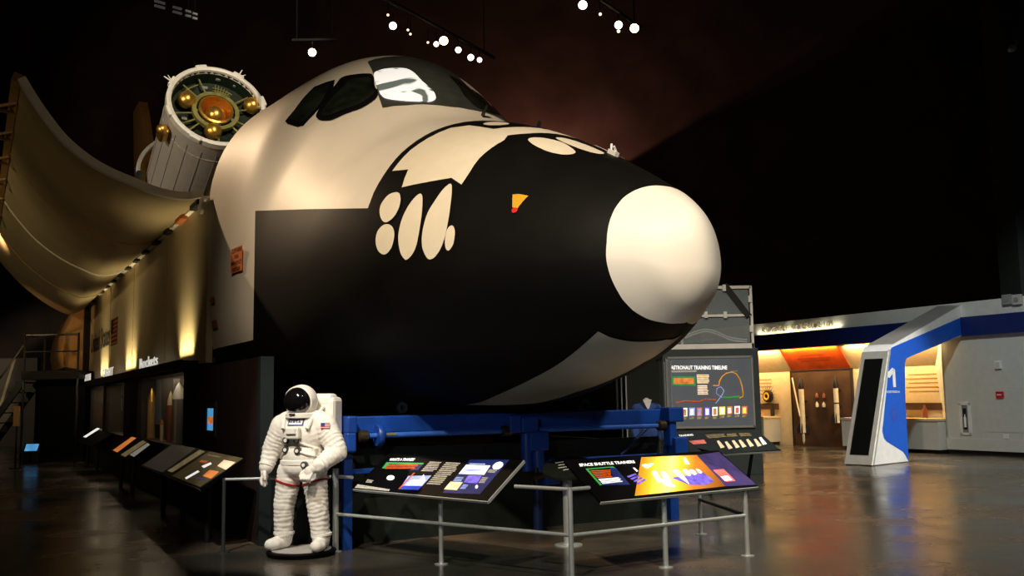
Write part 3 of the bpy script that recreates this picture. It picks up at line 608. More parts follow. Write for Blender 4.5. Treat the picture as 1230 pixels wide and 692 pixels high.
mb = MB(); mb.box((0.02, .30, 1.33), (.56, .25, .70), bev=.05).box((.02, .27, 1.64), (.50, .20, .16), bev=.05); mb.build('backpack', M['suithard'], suit, world=False)
for s in (-1, 1): MB().tube([(s * .17, .20, 1.58), (s * .19, .05, 1.515), (s * .17, -.10, 1.43), (s * .15, -.17, 1.33)], .022, 8).build('shoulder_strap', M['suit'], suit, world=False)
mb = MB(); q = V((.335, -.085, 1.36)); h = bvh.find_nearest(q); c, n = h[0], h[1]; ex = V((0, 0, 1)).cross(n).normalized(); ey = n.cross(ex)
if ex.x < 0: ex = -ex
fo = MB().box(c + n * .006, (.10, .065, .008), (ex, ey, n)).build('flag_patch', M['white'], suit, world=False)
mb = MB()
for i in range(4): mb.box(c + n * .011 + ey * (-.027 + .018 * i), (.10, .008, .002), (ex, ey, n))
mb.build('flag_stripes', M['suitred'], fo, world=False); MB().box(c + n * .012 - ex * .028 + ey * .014, (.044, .036, .002), (ex, ey, n)).build('flag_canton', M['navy'], fo, world=False)

# ================================================================== blue cradle under the nose
cr = thing('transport_cradle', 'blue steel transport frame under the spacecraft nose', 'support frame', tuple(SH(4.1, 0, 0)), SROT)
mb = MB().box(SH(4.10, -.32, 1.41), (.16, 4.76, .20), AX3, .015); mb.build('top_beam', M['blue'], cr)
mb = MB().box(SH(4.12, -.32, .87), (.10, 4.76, .06), AX3, .01); mb.build('lower_beam', M['blue'], cr)
MB().cyl(SH(3.92, 1.95, 1.285), SH(3.92, -2.45, 1.285), .032).build('drive_shaft', M['rod'], cr)
MB().lathe(SH(3.92, 1.70, 1.285), STB, [(-.035, .03), (-.035, .12), (-.02, .13), (.02, .13), (.035, .12), (.035, .03)], 28).build('shaft_wheel', M['blue'], cr)
for s, X in ((1.90, 3.92), (.02, 3.9), (-.32, 3.9), (-2.42, 3.92)): MB().lathe(SH(X, s, 1.285), STB, [(-.07, .04), (-.05, .07), (.05, .07), (.07, .04)], 18).build('shaft_bearing', M['knob'], cr)
mb = MB().box(SH(4.0, 2.05, 1.42), (.30, .12, .20), AX3, .02).box(SH(3.92, 2.06, 1.22), (.14, .12, .22), AX3, .02).cyl(SH(3.92, 2.05, 1.1), SH(3.92, 2.05, 1.3), .05); mb.build('end_bracket', M['blue'], cr)
mb = MB().box(SH(3.98, 2.06, .54), (.03, .10, 1.08), AX3).box(SH(4.02, 2.105, .54), (.09, .015, 1.08), AX3).box(SH(4.02, 2.015, .54), (.09, .015, 1.08), AX3); mb.build('leg', M['blue'], cr)
mb = MB().box(SH(3.92, -.08, 1.37), (.2, .16, .22), AX3, .015).box(SH(3.9, -.28, 1.36), (.2, .24, .20), AX3, .02).box(SH(3.88, -.40, 1.15), (.2, .28, .24), AX3, .02).cyl(SH(3.88, -.26, 1.25), SH(3.88, -.26, .78), .07).cyl(SH(3.88, -.42, 1.05), SH(3.88, -.42, .76), .085).box(SH(3.86, -.58, .70), (.18, .22, .20), AX3, .015); mb.build('jack_assembly', M['blue'], cr)
mb = MB().cyl(SH(3.82, -.36, .82), SH(3.82, -.36, .64), .03).cyl(SH(3.84, -.30, .72), SH(3.84, -.48, .72), .06); mb.build('jack_fitting', M['knob'], cr)
MB().cyl(SH(3.9, -.42, .7), SH(3.9, -.42, 0), .06).build('leg', M['bluedark'], cr)
mb = MB().box(SH(4.0, -2.62, 1.43), (.34, .26, .20), AX3, .02).box(SH(3.94, -2.58, 1.18), (.16, .12, .36), AX3, .02).box(SH(3.9, -2.66, 1.0), (.22, .22, .24), AX3, .02); mb.build('end_bracket', M['blue'], cr)
mb = MB().box(SH(4.0, -2.62, .5), (.12, .14, 1.0), AX3); mb.build('leg', M['blue'], cr)
mb = MB().tube([SH(4.1, -1.85, .9), SH(4.05, -2.3, 1.28)], .025, 8); mb.build('brace', M['bluedark'], cr)
mb = MB().lathe(SH(4.35, 1.25, 1.60), (-AFT), [(0, .03), (0, .07), (.06, .07), (.06, .03)], 20); mb.build('tow_eye', M['steeld'], cr)
mb = MB().lathe(SH(4.35, -1.4, 1.58), (-AFT), [(0, .035), (0, .085), (.10, .085), (.10, .035), (0, .035)], 20); mb.build('tow_eye', M['steeld'], cr)
MB().cyl(SH(4.3, -1.95, 1.5), SH(4.3, -1.95, 2.05), .02).build('indicator_rod', M['steeld'], cr)
MB().box(SH(3.885, 1.56, 1.30), (.004, .13, .025), AX3).build('caution_label', M['olive'], cr)

# ================================================================== barrier and its panels
P0, P1, P2, P3, P4, P5 = (g(*p) for p in ((403, 663), (530, 678), (687, 699), (800, 682), (898, 668), (842, 642)))
bar = thing('barrier_railing', 'grey steel tube barrier in a V around the spacecraft nose', 'railing', tuple(P2))
RZ, MZ = .84, .42
for i, (p, h, r) in enumerate(((P0, .93, .036), (P1, .70, .024), (P2, .855, .024), (P3, .71, .026), (P4, .72, .026), (P5, .74, .024))):
    MB().cyl(p, p + UP * h, r, n=14).build('post', M['steel'], bar)
    MB().lathe(p, UP, [(0, .07), (.008, .07), (.014, .03), (.014, 0)], 20).build('post_foot', M['steel'], bar)
for a, b in ((P0, P2), (P2, P4)): MB().cyl(a + UP * MZ, b + UP * MZ, .019, n=12).build('middle_rail', M['steel'], bar)
for a, b, t0, t1 in ((P0, P2, 0, .085), (P0, P2, .80, 1), (P2, P4, 0, .10)): MB().cyl(a.lerp(b, t0) + UP * RZ, a.lerp(b, t1) + UP * RZ, .019, n=12).build('top_rail', M['steel'], bar)
MB().cyl(P4 + UP * MZ, P5 + UP * MZ, .022, n=10).build('middle_rail', M['steeld'], bar)
class Board:
    def __init__(s, name, label, bl, br, zb, w, dz, inn, group=None, thick=.035, L=None):
        s.b1 = g(*bl, z=zb); b2 = g(*br, z=zb); s.L = (b2 - s.b1).length; s.ex = (b2 - s.b1).normalized()
        h = V((-s.ex.y, s.ex.x, 0)) * inn; s.ey = (h * w + UP * dz).normalized(); s.W = math.hypot(w, dz); s.n = s.ex.cross(s.ey)
        if s.n.z < 0: s.n = -s.n
        s.h = h; s.t = thing(name, label, 'sign', tuple(s.b1), 0, group); s.k = 0
        c = s.b1 + s.ex * s.L / 2 + s.ey * s.W / 2 - s.n * thick / 2
        s.board = MB().box(c, (s.L, s.W, thick), (s.ex, s.ey, s.n), .004).build('board', M['panelblack'], s.t)
        MB().box(s.b1 + s.ex * s.L / 2 - s.ey * .006 - s.n * .02, (s.L, .012, .026), (s.ex, s.ey, s.n)).build('edge_strip', M['steel' if thick < .05 else 'steeld'], s.t)
    def p(s, px, py, k=1): return on_plane(px, py, s.b1 + s.n * (.002 * k), s.n)
    def quad(s, name, pts, m, k=1):
        return MB().poly([s.p(*q, k) for q in pts]).build(name, m, s.t)
    def lines(s, name, pts, n, m, k=3):                       # rows of small print inside a four-cornered block: top left, top right, bottom right, bottom left
        a, b, c, d = [s.p(*q, k) for q in pts]; mb = MB(); rnd = random.Random(n)
        for i in range(n):
            t0, t1 = (i + .15) / n, (i + .75) / n; x = 1 - .22 * rnd.random()
            l0, l1 = a.lerp(d, t0), a.lerp(d, t1); r0, r1 = b.lerp(c, t0), b.lerp(c, t1)
            mb.poly([l0, l0.lerp(r0, x), l1.lerp(r1, x), l1])
        return mb.build(name, m, s.t)
    def text(s, txt, p0, p1, up, m, k=4):
        a, b = s.p(*p0, k), s.p(*p1, k); h = (s.p(p0[0] + up[0], p0[1] + up[1], k) - a); mb = MB()
        vs, fs = text_mesh(txt, .03); mb.add([a + (b - a) * x + h * y for x, y in vs], fs); return mb.build('title_lettering', m, s.t)
    def oval(s, name, c, rx, ry, rot, m, k=2):
        pts = []
        for i in range(24):
            t = 2 * PI * i / 24; x, y = rx * math.cos(t), ry * math.sin(t); pts.append((c[0] + x * math.cos(rot) - y * math.sin(rot), c[1] + x * math.sin(rot) + y * math.cos(rot)))
        return s.quad(name, pts, m, k)
def cv(ox, oy, s): return lambda *pts: [(ox + x / s, oy + y / s) for x, y in pts]
# right-hand panel, gold picture
b = Board('information_panel', 'tilted panel with bright gold picture on the barrier below the nose', (721.8, 602.2), (910.9, 583.9), .72, .55, .36, 1)
r1, r2 = cv(680, 545, 12.3), cv(755, 540, 7.69)
gm = G['picture'] = mat('print_gold_gradient', (1, .6, .1), .4, emit=.95, var=0); nt = gm.node_tree  # gold print gradient, with glow added so the panel looks lit
vd = nt.nodes.new('ShaderNodeVectorMath'); vd.operation = 'DOT_PRODUCT'; w_ = b.ex / b.L - b.ey * (.29 / b.W); vd.inputs[1].default_value = tuple(w_)
tcn = [n for n in nt.nodes if n.type == 'TEX_COORD'][0]; rpn = [n for n in nt.nodes if n.type == 'VALTORGB'][0]; nt.links.new(tcn.outputs['Object'], vd.inputs[0]); nt.links.new(vd.outputs['Value'], rpn.inputs['Fac'])
el = rpn.color_ramp.elements; el[0].position = .20; el[0].color = (.62, .20, .006, 1); el[1].position = .80; el[1].color = (.10, .030, .006, 1)
for p_, c_ in ((.27, (1, .42, .02, 1)), (.33, (1, .72, .10, 1)), (.39, (1, .80, .22, 1)), (.45, (1, .48, .03, 1)), (.55, (.50, .16, .012, 1))): e_ = el.new(p_); e_.color = c_
b.quad('picture_gold', r2((118, 72), (640, 50), (905, 338), (58, 428)), G['picture'], 1)
b.quad('picture_purple', r2((630, 52), (835, 22), (1180, 325), (900, 340)), G['purple'], 2)
b.quad('picture_violet', r2((530, 240), (690, 212), (790, 290), (720, 325), (560, 325), (400, 260)), G['violet'], 3)
b.quad('poster_inset', r2((780, 190), (880, 180), (990, 290), (900, 298)), G['pink'], 3)
b.quad('poster_label', r2((850, 250), (915, 240), (960, 280), (890, 290)), G['white'], 4)
for pts in (((410, 195), (450, 188), (490, 215), (560, 315), (530, 300), (430, 225)), ((500, 190), (540, 185), (575, 235), (545, 240)), ((560, 192), (600, 188), (630, 225), (600, 232)), ((620, 180), (650, 182), (680, 212), (655, 218)),
            ((215, 205), (260, 205), (300, 290), (270, 300)), ((300, 210), (345, 212), (390, 290), (350, 310)), ((505, 75), (525, 75), (568, 138), (522, 130)), ((122, 142), (180, 132), (235, 130), (175, 172)), ((290, 270), (400, 310), (430, 345), (340, 330))):
    b.quad('picture_figure', [(p.x, p.y) for p in spline(r2(*pts), 4)] if len(pts) < 7 and pts[0][0] != 505 else r2(*pts), G['white'], 5)
b.quad('text_box', r1((640, 212), (735, 212), (945, 458), (520, 465), (480, 370), (700, 350)), G['navy'], 1)
b.quad('text_rule', r1((285, 222), (690, 188), (735, 215), (660, 205), (330, 235)), G['green'], 2)
b.quad('text_rule', r1((285, 222), (325, 232), (530, 462), (500, 468)), G['green'], 2)
b.lines('intro_text', r1((350, 245), (700, 230), (730, 345), (460, 365)), 5, G['red']); b.lines('body_text', r1((470, 372), (790, 345), (850, 415), (545, 450)), 4, G['white'])
b.text('SPACE SHUTTLE TRAINERS', r1((205, 190))[0], r1((1025, 138))[0], (-1.6, -3.4), G['white'])
b.lines('small_figures', r1((890, 330), (1020, 285), (1200, 390), (1080, 465)), 4, G['violet']); b.quad('small_figure', r1((985, 210), (1010, 205), (1065, 255), (1045, 268)), G['white'], 3)
# left-hand panel
b = Board('information_panel', 'tilted black panel with blue graphics on the barrier nearest the white spacesuit', (424, 586.7), (585.9, 601.3), .72, .50, .355, 1)
l1, l2 = cv(425, 540, 10.25), cv(530, 540, 11.18)
b.text("WHAT'S A TRAINER?", l1((428, 140))[0], l1((735, 140))[0], (2.4, -3.4), G['white'])
b.quad('text_rule', l1((405, 155), (865, 165), (850, 185), (430, 178), (385, 232), (345, 232)), G['green'], 1)
b.quad('text_box', l1((780, 180), (850, 185), (790, 255), (690, 255)), G['navy'], 1); b.lines('intro_text', l1((425, 180), (820, 182), (760, 240), (380, 240)), 4, G['red'])
b.oval('picture_moon', l1((452, 348))[0], 4.7, 3.0, -.1, G['white'])
b.quad('picture_sky', l1((670, 325), (955, 320), (840, 450), (590, 445)), G['lblue'], 1); b.quad('picture_sea', l1((590, 445), (838, 450), (795, 497), (553, 490)), G['blue'], 1)
b.quad('picture_launch', l1((860, 302), (880, 380), (830, 440), (640, 438), (700, 380), (820, 370)), G['white'], 2); b.quad('picture_edge', l1((735, 285), (755, 288), (570, 480), (545, 488)), G['red'], 2)
b.lines('body_text', l1((940, 145), (1115, 155), (990, 275), (820, 270)), 6, G['dimwhite']); b.lines('body_text', [(536, 555), (556, 556), (531, 583), (512, 582)], 12, G['dimwhite'])
b.quad('horizon_glow', l1((45, 428), (445, 490), (430, 512), (12, 470)), G['dimwhite'], 1); b.lines('caption', l1((170, 365), (250, 380), (225, 412), (140, 408)), 3, G['dimwhite'])
b.quad('blue_field', l2((385, 138), (915, 138), (520, 600), (15, 582)), G['navy'], 1)
b.quad('white_diagram', l2((335, 205), (660, 215), (575, 340), (235, 325)), G['white'], 2); b.quad('diagram_mark', l2((330, 265), (540, 265), (520, 288), (320, 290)), G['lblue'], 3)
b.lines('field_title', l2((380, 180), (600, 187), (590, 208), (370, 202)), 1, G['lblue']); b.oval('white_disc', l2((760, 217))[0], 6.8, 4.0, -.45, G['white'])
b.lines('caption', l2((650, 265), (760, 280), (725, 318), (615, 308)), 3, G['dimwhite']); b.lines('caption', l2((205, 365), (310, 370), (270, 432), (155, 428)), 4, G['lblue'])
b.quad('blue_picture', l2((365, 345), (545, 350), (480, 455), (300, 440)), G['violet'], 2); b.lines('caption', l2((555, 370), (645, 375), (590, 455), (495, 450)), 5, G['dimwhite'])
b.quad('cream_diagram', l2((125, 430), (290, 440), (210, 545), (35, 535)), G['cream'], 2); b.lines('caption', l2((300, 465), (370, 475), (325, 532), (245, 530)), 4, G['lblue']); b.oval('white_figure', l2((475, 500))[0], 1.6, 2.2, .3, G['white'], 3)
MB().box(b.b1 + b.ex * (b.L + .006) + b.ey * b.W / 2 - b.n * .015, (.012, b.W, .03), (b.ex, b.ey, b.n)).build('edge_strip', M['steel'], b.t)
# round pedestal
DP = g(683, 655); ped = thing('round_pedestal', 'grey post with a black round top behind the barrier corner', 'pedestal', tuple(DP))
MB().lathe(DP, UP, [(0, .16), (.012, .16), (.018, .05), (.018, 0)], 28).build('foot_plate', M['steel'], ped); MB().cyl(DP, DP + UP * .86, .055, n=20).build('post', M['steel'], ped)
dn = V((-.12, -.35, .95)).normalized(); MB().lathe(DP + UP * .88, dn, [(-.025, 0), (-.025, .29), (.015, .29), (.02, .27), (.02, 0)], 40).build('round_top', M['plinth'], ped)
da = dn.cross(V((0, 1, 0))).normalized(); da = da if da.x > 0 else -da; db = dn.cross(da); db = db if db.z > 0 else -db; mb = MB()
for i, (x0, x1) in enumerate(((-.12, .10), (-.09, .12), (-.10, .06), (-.05, .16))): q = DP + UP * .88 + dn * .022 + db * (.12 - .075 * i); mb.poly([q + da * x0, q + da * x1, q + da * x1 + db * .022, q + da * x0 + db * .022])
mb.build('round_top_text', G['dimwhite'], ped)
# ================================================================== exhibit wall along the body
ew = thing('exhibit_wall', 'long dark exhibit wall with lit display niches beneath the spacecraft side', 'exhibit wall', tuple(SH(15, 2.8, 0)), SROT)
def wbox(mb, X0, X1, S0, S1, z0, z1): return mb.box(SH((X0 + X1) / 2, (S0 + S1) / 2, (z0 + z1) / 2), (X1 - X0, S1 - S0, z1 - z0), AX3)
OPEN = [(9.95, 15.2), (17.4, 20.9), (21.6, 24.8)]
mb = MB(); wbox(mb, 9.3, 26.8, 2.76, 2.84, 0, .98); wbox(mb, 9.3, 26.8, 2.76, 2.84, 2.22, 2.32)
xs = [9.3] + [x for o in OPEN for x in o] + [26.8]
for a, b_ in zip(xs[0::2], xs[1::2]): wbox(mb, a, b_, 2.76, 2.84, .98, 2.22)
mb.build('wall_face', M['brownwall'], ew)
mb = MB(); wbox(mb, 4.95, 9.3, 2.76, 2.84, 0, 2.25); mb.build('front_panel', M['brownwall'], ew)
mb = MB(); wbox(mb, 4.85, 4.97, 2.70, 2.86, 0, 2.25); mb.build('corner_trim', M['tealtrim'], ew)
mb = MB(); wbox(mb, 4.35, 4.45, -2.7, 1.95, 0, 1.12); wbox(mb, 4.45, 4.9, 1.9, 2.72, 0, 1.12); wbox(mb, 4.45, 9.3, -2.7, -2.6, 0, 1.05); mb.build('end_panel', M['plinth'], ew)
mb = MB(); wbox(mb, 9.3, 26.8, 2.74, 3.02, 2.32, 2.38); wbox(mb, 9.3, 26.8, 2.98, 3.02, 2.25, 2.40); mb.build('ledge', M['brownwall'], ew)
for i, (a, b_) in enumerate(OPEN):
    mb = MB(); wbox(mb, a, b_, 2.42, 2.46, .98, 2.22); wbox(mb, a, b_, 2.46, 2.76, .94, .98); wbox(mb, a, b_, 2.46, 2.76, 2.22, 2.26); wbox(mb, a - .04, a, 2.42, 2.76, .94, 2.26); wbox(mb, b_, b_ + .04, 2.42, 2.76, .94, 2.26)
    n_ = mb.build('niche', M['bay'], ew)
    mb = MB(); wbox(mb, a, b_, 2.79, 2.80, .98, 2.22); mb.build('niche_glass', M['case_glass'], ew)
for i, (a, b_) in enumerate(OPEN):
    ld = bpy.data.lights.new('niche_fill_light', 'AREA'); ld.shape = 'RECTANGLE'; ld.size = (b_ - a) * .8; ld.size_y = .08; ld.energy = 7; ld.color = (1, .78, .5)  # unseen light added inside each niche to bring out its contents
    lo_ = bpy.data.objects.new('niche_fill_light', ld); C.objects.link(lo_); p = SH((a + b_) / 2, 2.75, 2.20); d = (-UP - STB * .30).normalized(); xax = AFT; zax = -d; yax = zax.cross(xax).normalized()
    lo_.matrix_world = Matrix(((xax.x, yax.x, zax.x, p.x), (xax.y, yax.y, zax.y, p.y), (xax.z, yax.z, zax.z, p.z), (0, 0, 0, 1)))
def wquad(name, X0, X1, z0, z1, S, m): mb = MB(); wbox(mb, X0, X1, S, S + .006, z0, z1); return mb.build(name, m, ew)
SP = SH(0, 2.468, 0)
def npanel(x0, y0, x1, y1, m, name='niche_panel'):                 # flat panels on the niche backs, glow added to their colour
    P = [on_plane(x, y, SP, STB) for x, y in ((x0, y0), (x1, y0), (x1, y1), (x0, y1))]
    return MB().poly(P).build(name, m, ew)
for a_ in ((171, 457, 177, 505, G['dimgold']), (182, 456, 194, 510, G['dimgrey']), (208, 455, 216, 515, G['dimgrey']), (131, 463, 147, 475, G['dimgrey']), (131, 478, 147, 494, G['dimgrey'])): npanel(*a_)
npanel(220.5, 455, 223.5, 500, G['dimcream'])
mb = MB(); wbox(mb, 7.95, 8.05, 2.84, 2.87, 1.22, 1.72); wbox(mb, 7.35, 7.45, 2.84, 2.87, 1.22, 1.72); wbox(mb, 7.45, 7.95, 2.84, 2.87, 1.62, 1.72); wbox(mb, 7.45, 7.95, 2.84, 2.87, 1.22, 1.3)
scr = thing('wall_monitor', 'small portrait monitor with orange and blue picture on the dark exhibit wall', 'monitor', tuple(SH(7.7, 2.84, 1.2)), SROT)
mb.build('bezel', M['black'], scr); mb = MB(); wbox(mb, 7.45, 7.95, 2.842, 2.85, 1.3, 1.62); s_ = mb.build('screen', G['cyan'], scr)
mb = MB(); wbox(mb, 7.5, 7.9, 2.851, 2.855, 1.4, 1.5); mb.build('screen_picture', G['orange'], scr)
# models in the niches
def rocket(name, label, base, h, r, body, nose, group=None, fins=None, axis=UP):
    t = thing(name, label, 'model rocket', tuple(base), 0, group)
    MB().lathe(base, axis, [(0, 0), (0, r), (h * .72, r)], 20).build('body', body, t)
    MB().lathe(base, axis, [(h * .72, r), (h * .82, r * .85), (h * .93, r * .45), (h, .003)], 20).build('nose_cone', nose, t)
    if fins:
        for k in range(4):
            d = (AFT * math.cos(k * PI / 2 + .6) + STB * math.sin(k * PI / 2 + .6)); e = axis.cross(d).normalized() * .012
            MB().prism([base + d * r, base + d * (r + r * 1.6), base + d * (r + r * 1.5) + axis * h * .1, base + d * r + axis * h * .2], e).build('fin', fins, t)
    return t
M['rocketgrey'] = mat('rocket_grey', (.30, .29, .28), .35, .3); M['rocketred'] = mat('rocket_red_brown', (.30, .09, .04), .5)
rocket('rocket_model', 'tall grey rocket model with bright white tip in the nearest niche', SH(11.6, 2.62, .985), 1.10, .12, M['rocketgrey'], M['white'])
rocket('rocket_model', 'slender red-brown rocket model behind the tall grey one in the niche', SH(12.35, 2.64, .985), .95, .06, M['rocketred'], M['creamwall'])
rocket('rocket_model', 'small pale missile standing at the front edge of the nearest niche', SH(12.9, 2.70, .985), .42, .035, M['creamwall'], M['orange'])
rocket('rocket_model', 'brassy rocket model at the far end of the nearest niche', SH(14.75, 2.62, .985), 1.05, .08, M['tan'], M['gold'])
for i, (X, h, lb) in enumerate(((17.75, .78, 'tallest pale statuette in the middle exhibit niche'), (18.15, .6, 'slim tan statuette in the middle exhibit niche'), (18.5, .42, 'short tan statuette in the middle exhibit niche'))):
    o = SH(X, 2.64, .985); t = thing('statuette', lb, 'figurine', tuple(o))
    bl_ = blob([('c', [(0, 0, h * .04, .05), (0, 0, h * .5, .06), (.02, 0, h * .75, .07)]), ('e', (.02, 0, h * .92), (.045, .045, h * .08)), ('c', [(.02, 0, h * .75, .035), (.12, 0, h * .9, .025)])], .012, 3)
    link_mesh('figure', bl_, M['creamwall'] if i == 0 else M['tan'], t)
for x0, y0, x1, y1, m, lb in ((112.5, 469, 119, 487, 'lblue', 'upper blue picture in the farthest niche'), (112.5, 491, 119, 508, 'gold', 'lower golden picture in the farthest niche'), (122, 466, 126, 484, 'cream', 'pale picture high in the farthest niche'), (122, 488, 126, 503, 'orange', 'orange picture low in the farthest niche')):
    P = [on_plane(x, y, SP + STB * .01, STB) for x, y in ((x0, y0), (x1, y0), (x1, y1), (x0, y1))]; c = sum(P, V()) / 4
    o = MB().prism([c + (p - c) * 1.08 for p in P], -STB * .015).build('framed_picture', M['black']); tag(o, lb, 'picture'); MB().poly([p + STB * .004 for p in P]).build('print', G[m], o)
for s_, X0, X1, lb in (('Rockets', 13.95, 11.75, 'white standing letters on the ledge above the nearest niche'), ('ORBIT', 20.5, 18.3, 'white standing letters on the ledge above the middle niche'), ('MOON', 25.6, 23.6, 'white standing letters on the ledge above the farthest niche')):
    mb = MB(); add_text(mb, s_, SH(X0, 2.975, 2.405), -AFT, UP, X0 - X1, .20, STB, .02, .0); o = mb.build('ledge_lettering', G['letter']); tag(o, lb, 'lettering')
for X, w, lb in ((10.4, 1.5, 'nearest uplight bar on the exhibit ledge washing the body side'), (17.3, 2.0, 'middle uplight bar on the exhibit ledge washing the body side'), (22.6, 2.2, 'farthest uplight bar on the exhibit ledge washing the body side')):
    t = thing('uplight', lb, 'light', tuple(SH(X, 2.88, 2.38)), SROT)
    mb = MB(); wbox(mb, X - w / 2, X + w / 2, 2.82, 2.94, 2.38, 2.40); mb.build('housing', M['black'], t)
    ld = bpy.data.lights.new('uplight_lamp', 'AREA'); ld.shape = 'RECTANGLE'; ld.size = w * .8; ld.size_y = .06; ld.energy = 9 * w; ld.color = (1, .80, .42); ld.spread = math.radians(85)
    lo_ = bpy.data.objects.new('uplight_lamp', ld); C.objects.link(lo_); p = SH(X, 2.88, 2.41)
    d = (UP * 1.0 - STB * .32).normalized(); xax = AFT; zax = -d; yax = zax.cross(xax).normalized()
    lo_.matrix_world = Matrix(((xax.x, yax.x, zax.x, p.x), (xax.y, yax.y, zax.y, p.y), (xax.z, yax.z, zax.z, p.z), (0, 0, 0, 1)))
# reading rails in the dark
b = Board('reading_rail', 'long dim tilted reading rail before the exhibit wall, nearest the spacesuit', (170, 558.5), (239.8, 587), .72, .5, .325, 1, thick=.05)
c14 = cv(160, 500, 6.833)
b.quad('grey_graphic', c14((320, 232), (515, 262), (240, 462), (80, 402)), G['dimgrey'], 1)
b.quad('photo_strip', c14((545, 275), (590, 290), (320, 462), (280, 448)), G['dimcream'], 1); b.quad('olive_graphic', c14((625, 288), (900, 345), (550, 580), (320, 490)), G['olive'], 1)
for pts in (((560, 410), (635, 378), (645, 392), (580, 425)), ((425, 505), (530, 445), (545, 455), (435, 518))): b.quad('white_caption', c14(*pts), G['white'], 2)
b.quad('gold_photo', c14((745, 358), (840, 378), (760, 440), (690, 408)), G['cream'], 2); b.quad('orange_photo', c14((630, 440), (705, 455), (640, 512), (570, 490)), G['orange'], 2); b.quad('violet_photo', c14((530, 498), (605, 515), (580, 530), (505, 512)), G['purple'], 2)
b.lines('title_lettering', c14((620, 310), (730, 330), (710, 345), (600, 325)), 1, G['dimcream']); b.quad('red_photo', c14((560, 358), (620, 368), (590, 385), (540, 375)), G['red'], 2)
for x_ in (.15, .5, .85):
    q = b.b1 + b.ex * b.L * x_ + b.ey * .28; MB().cyl(V((q.x, q.y, 0)), q - b.n * .05, .04, n=10).build('leg', M['black'], b.t)
b = Board('reading_rail', 'dim tilted reading rail farther along the dark exhibit wall with gold strips', (133, 541), (155, 551), .72, .32, .3, 1, thick=.05)
c3 = cv(0, 400, 3.727)
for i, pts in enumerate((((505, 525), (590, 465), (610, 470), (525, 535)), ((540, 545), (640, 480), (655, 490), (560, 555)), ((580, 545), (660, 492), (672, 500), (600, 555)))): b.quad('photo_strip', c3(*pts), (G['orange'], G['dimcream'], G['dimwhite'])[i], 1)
for x_ in (.2, .8): q = b.b1 + b.ex * b.L * x_ + b.ey * .2; MB().cyl(V((q.x, q.y, 0)), q - b.n * .05, .04, n=10).build('leg', M['black'], b.t)
b = Board('reading_rail', 'farthest dim reading rail with its lit edge painted as a white strip', (94, 529), (112, 535), .72, .45, .28, 1, thick=.05)
b.quad('lit_edge_strip', c3((372, 465), (435, 425), (448, 428), (385, 468)), G['white'], 1)  # glowing strip painted in for the lit edge of the rail
for x_ in (.2, .8): q = b.b1 + b.ex * b.L * x_ + b.ey * .2; MB().cyl(V((q.x, q.y, 0)), q - b.n * .05, .04, n=10).build('leg', M['black'], b.t)
pa = g(268, 664); t = thing('barrier_railing', 'single dim barrier post and rail left of the white spacesuit', 'railing', tuple(pa))
MB().cyl(pa, pa + UP * .84, .022, n=12).build('post', M['steeld'], t); MB().lathe(pa, UP, [(0, .07), (.01, .07), (.01, 0)], 16).build('post_foot', M['steeld'], t); MB().cyl(pa + UP * .82, P0 + UP * .84 - V((.05, 0, 0)), .018, n=10).build('top_rail', M['steel'], t)
# screen kiosk
kb = g(40, 556); kt = thing('touchscreen_kiosk', 'dark kiosk with glowing blue touchscreen at the far left', 'kiosk', tuple(kb))
h0 = on_plane(40, 538, V((0, kb.y, 0)), V((0, 1, 0))); MB().box(kb + UP * (h0.z - .1) / 2, (.5, .4, h0.z - .1), bev=.02).build('cabinet', M['black'], kt)
n = V((.1, -.75, .65)).normalized(); ex = n.cross(UP).normalized() * -1; ex = ex if ex.x > 0 else -ex; ey = n.cross(ex); ey = ey if ey.z > 0 else -ey
MB().box(V((kb.x, kb.y - .12, h0.z)), (.46, .34, .05), (ex, ey, n), .01).build('screen_housing', M['black'], kt)
MB().box(V((kb.x, kb.y - .12, h0.z)) + n * .026, (.36, .26, .004), (ex, ey, n)).build('screen', G['cyan'], kt)
# stair tower at the far left
st_ = thing('access_stair', 'dark access stair tower with handrails at the far left', 'stair', (-13.9, 30.5, 0))
MB().box((-13.85, 30.6, 2.60), (1.7, 1.4, .25)).build('platform', M['black'], st_)
MB().box((-13.8, 30.9, 1.24), (1.5, .8, 2.47)).build('tower_panel', M['screen'], st_)
for x, y in ((-14.65, 29.95), (-13.05, 29.95), (-14.65, 31.2), (-13.05, 31.2)): MB().cyl((x, y, 0), (x, y, 3.85), .035, n=8).build('leg', M['steeld'], st_)
MB().tube([(-14.65, 31.2, 3.8), (-14.65, 29.95, 3.8), (-13.05, 29.95, 3.8)], .03, 8).tube([(-14.65, 29.95, 3.3), (-13.05, 29.95, 3.3)], .02, 8).build('handrail', M['steeld'], st_)
MB().prism([(-14.7, 30.0, 2.6), (-14.7, 30.0, 2.3), (-16.3, 30.0, 0.0), (-16.3, 30.0, .35)], (0, .08, 0)).prism([(-14.7, 31.0, 2.6), (-14.7, 31.0, 2.3), (-16.3, 31.0, 0.0), (-16.3, 31.0, .35)], (0, .08, 0)).build('stringer', M['steeld'], st_)
for i in range(8): MB().box((-16.15 + i * .19, 30.52, .3 + i * .30), (.26, .9, .03)).build('step', M['black'], st_)
MB().tube([(-16.3, 29.98, 1.2), (-14.7, 29.98, 3.5)], .03, 8).build('handrail', M['steeld'], st_)
st_.location = (-13.8, 29.6, 0)
o = MB().box((-14.25, 32.5, 1.8), (1.3, .06, 3.7)).build('partition_panel', M['greypanel']); tag(o, 'blue-grey partition panel standing behind the stair tower', 'panel')
pl = thing('placard_stand', 'small orange placard on a post at the far left', 'sign', (-13.6, 27.0, 0)); q = on_plane(20, 500, V((0, 27, 0)), V((0, 1, 0)))
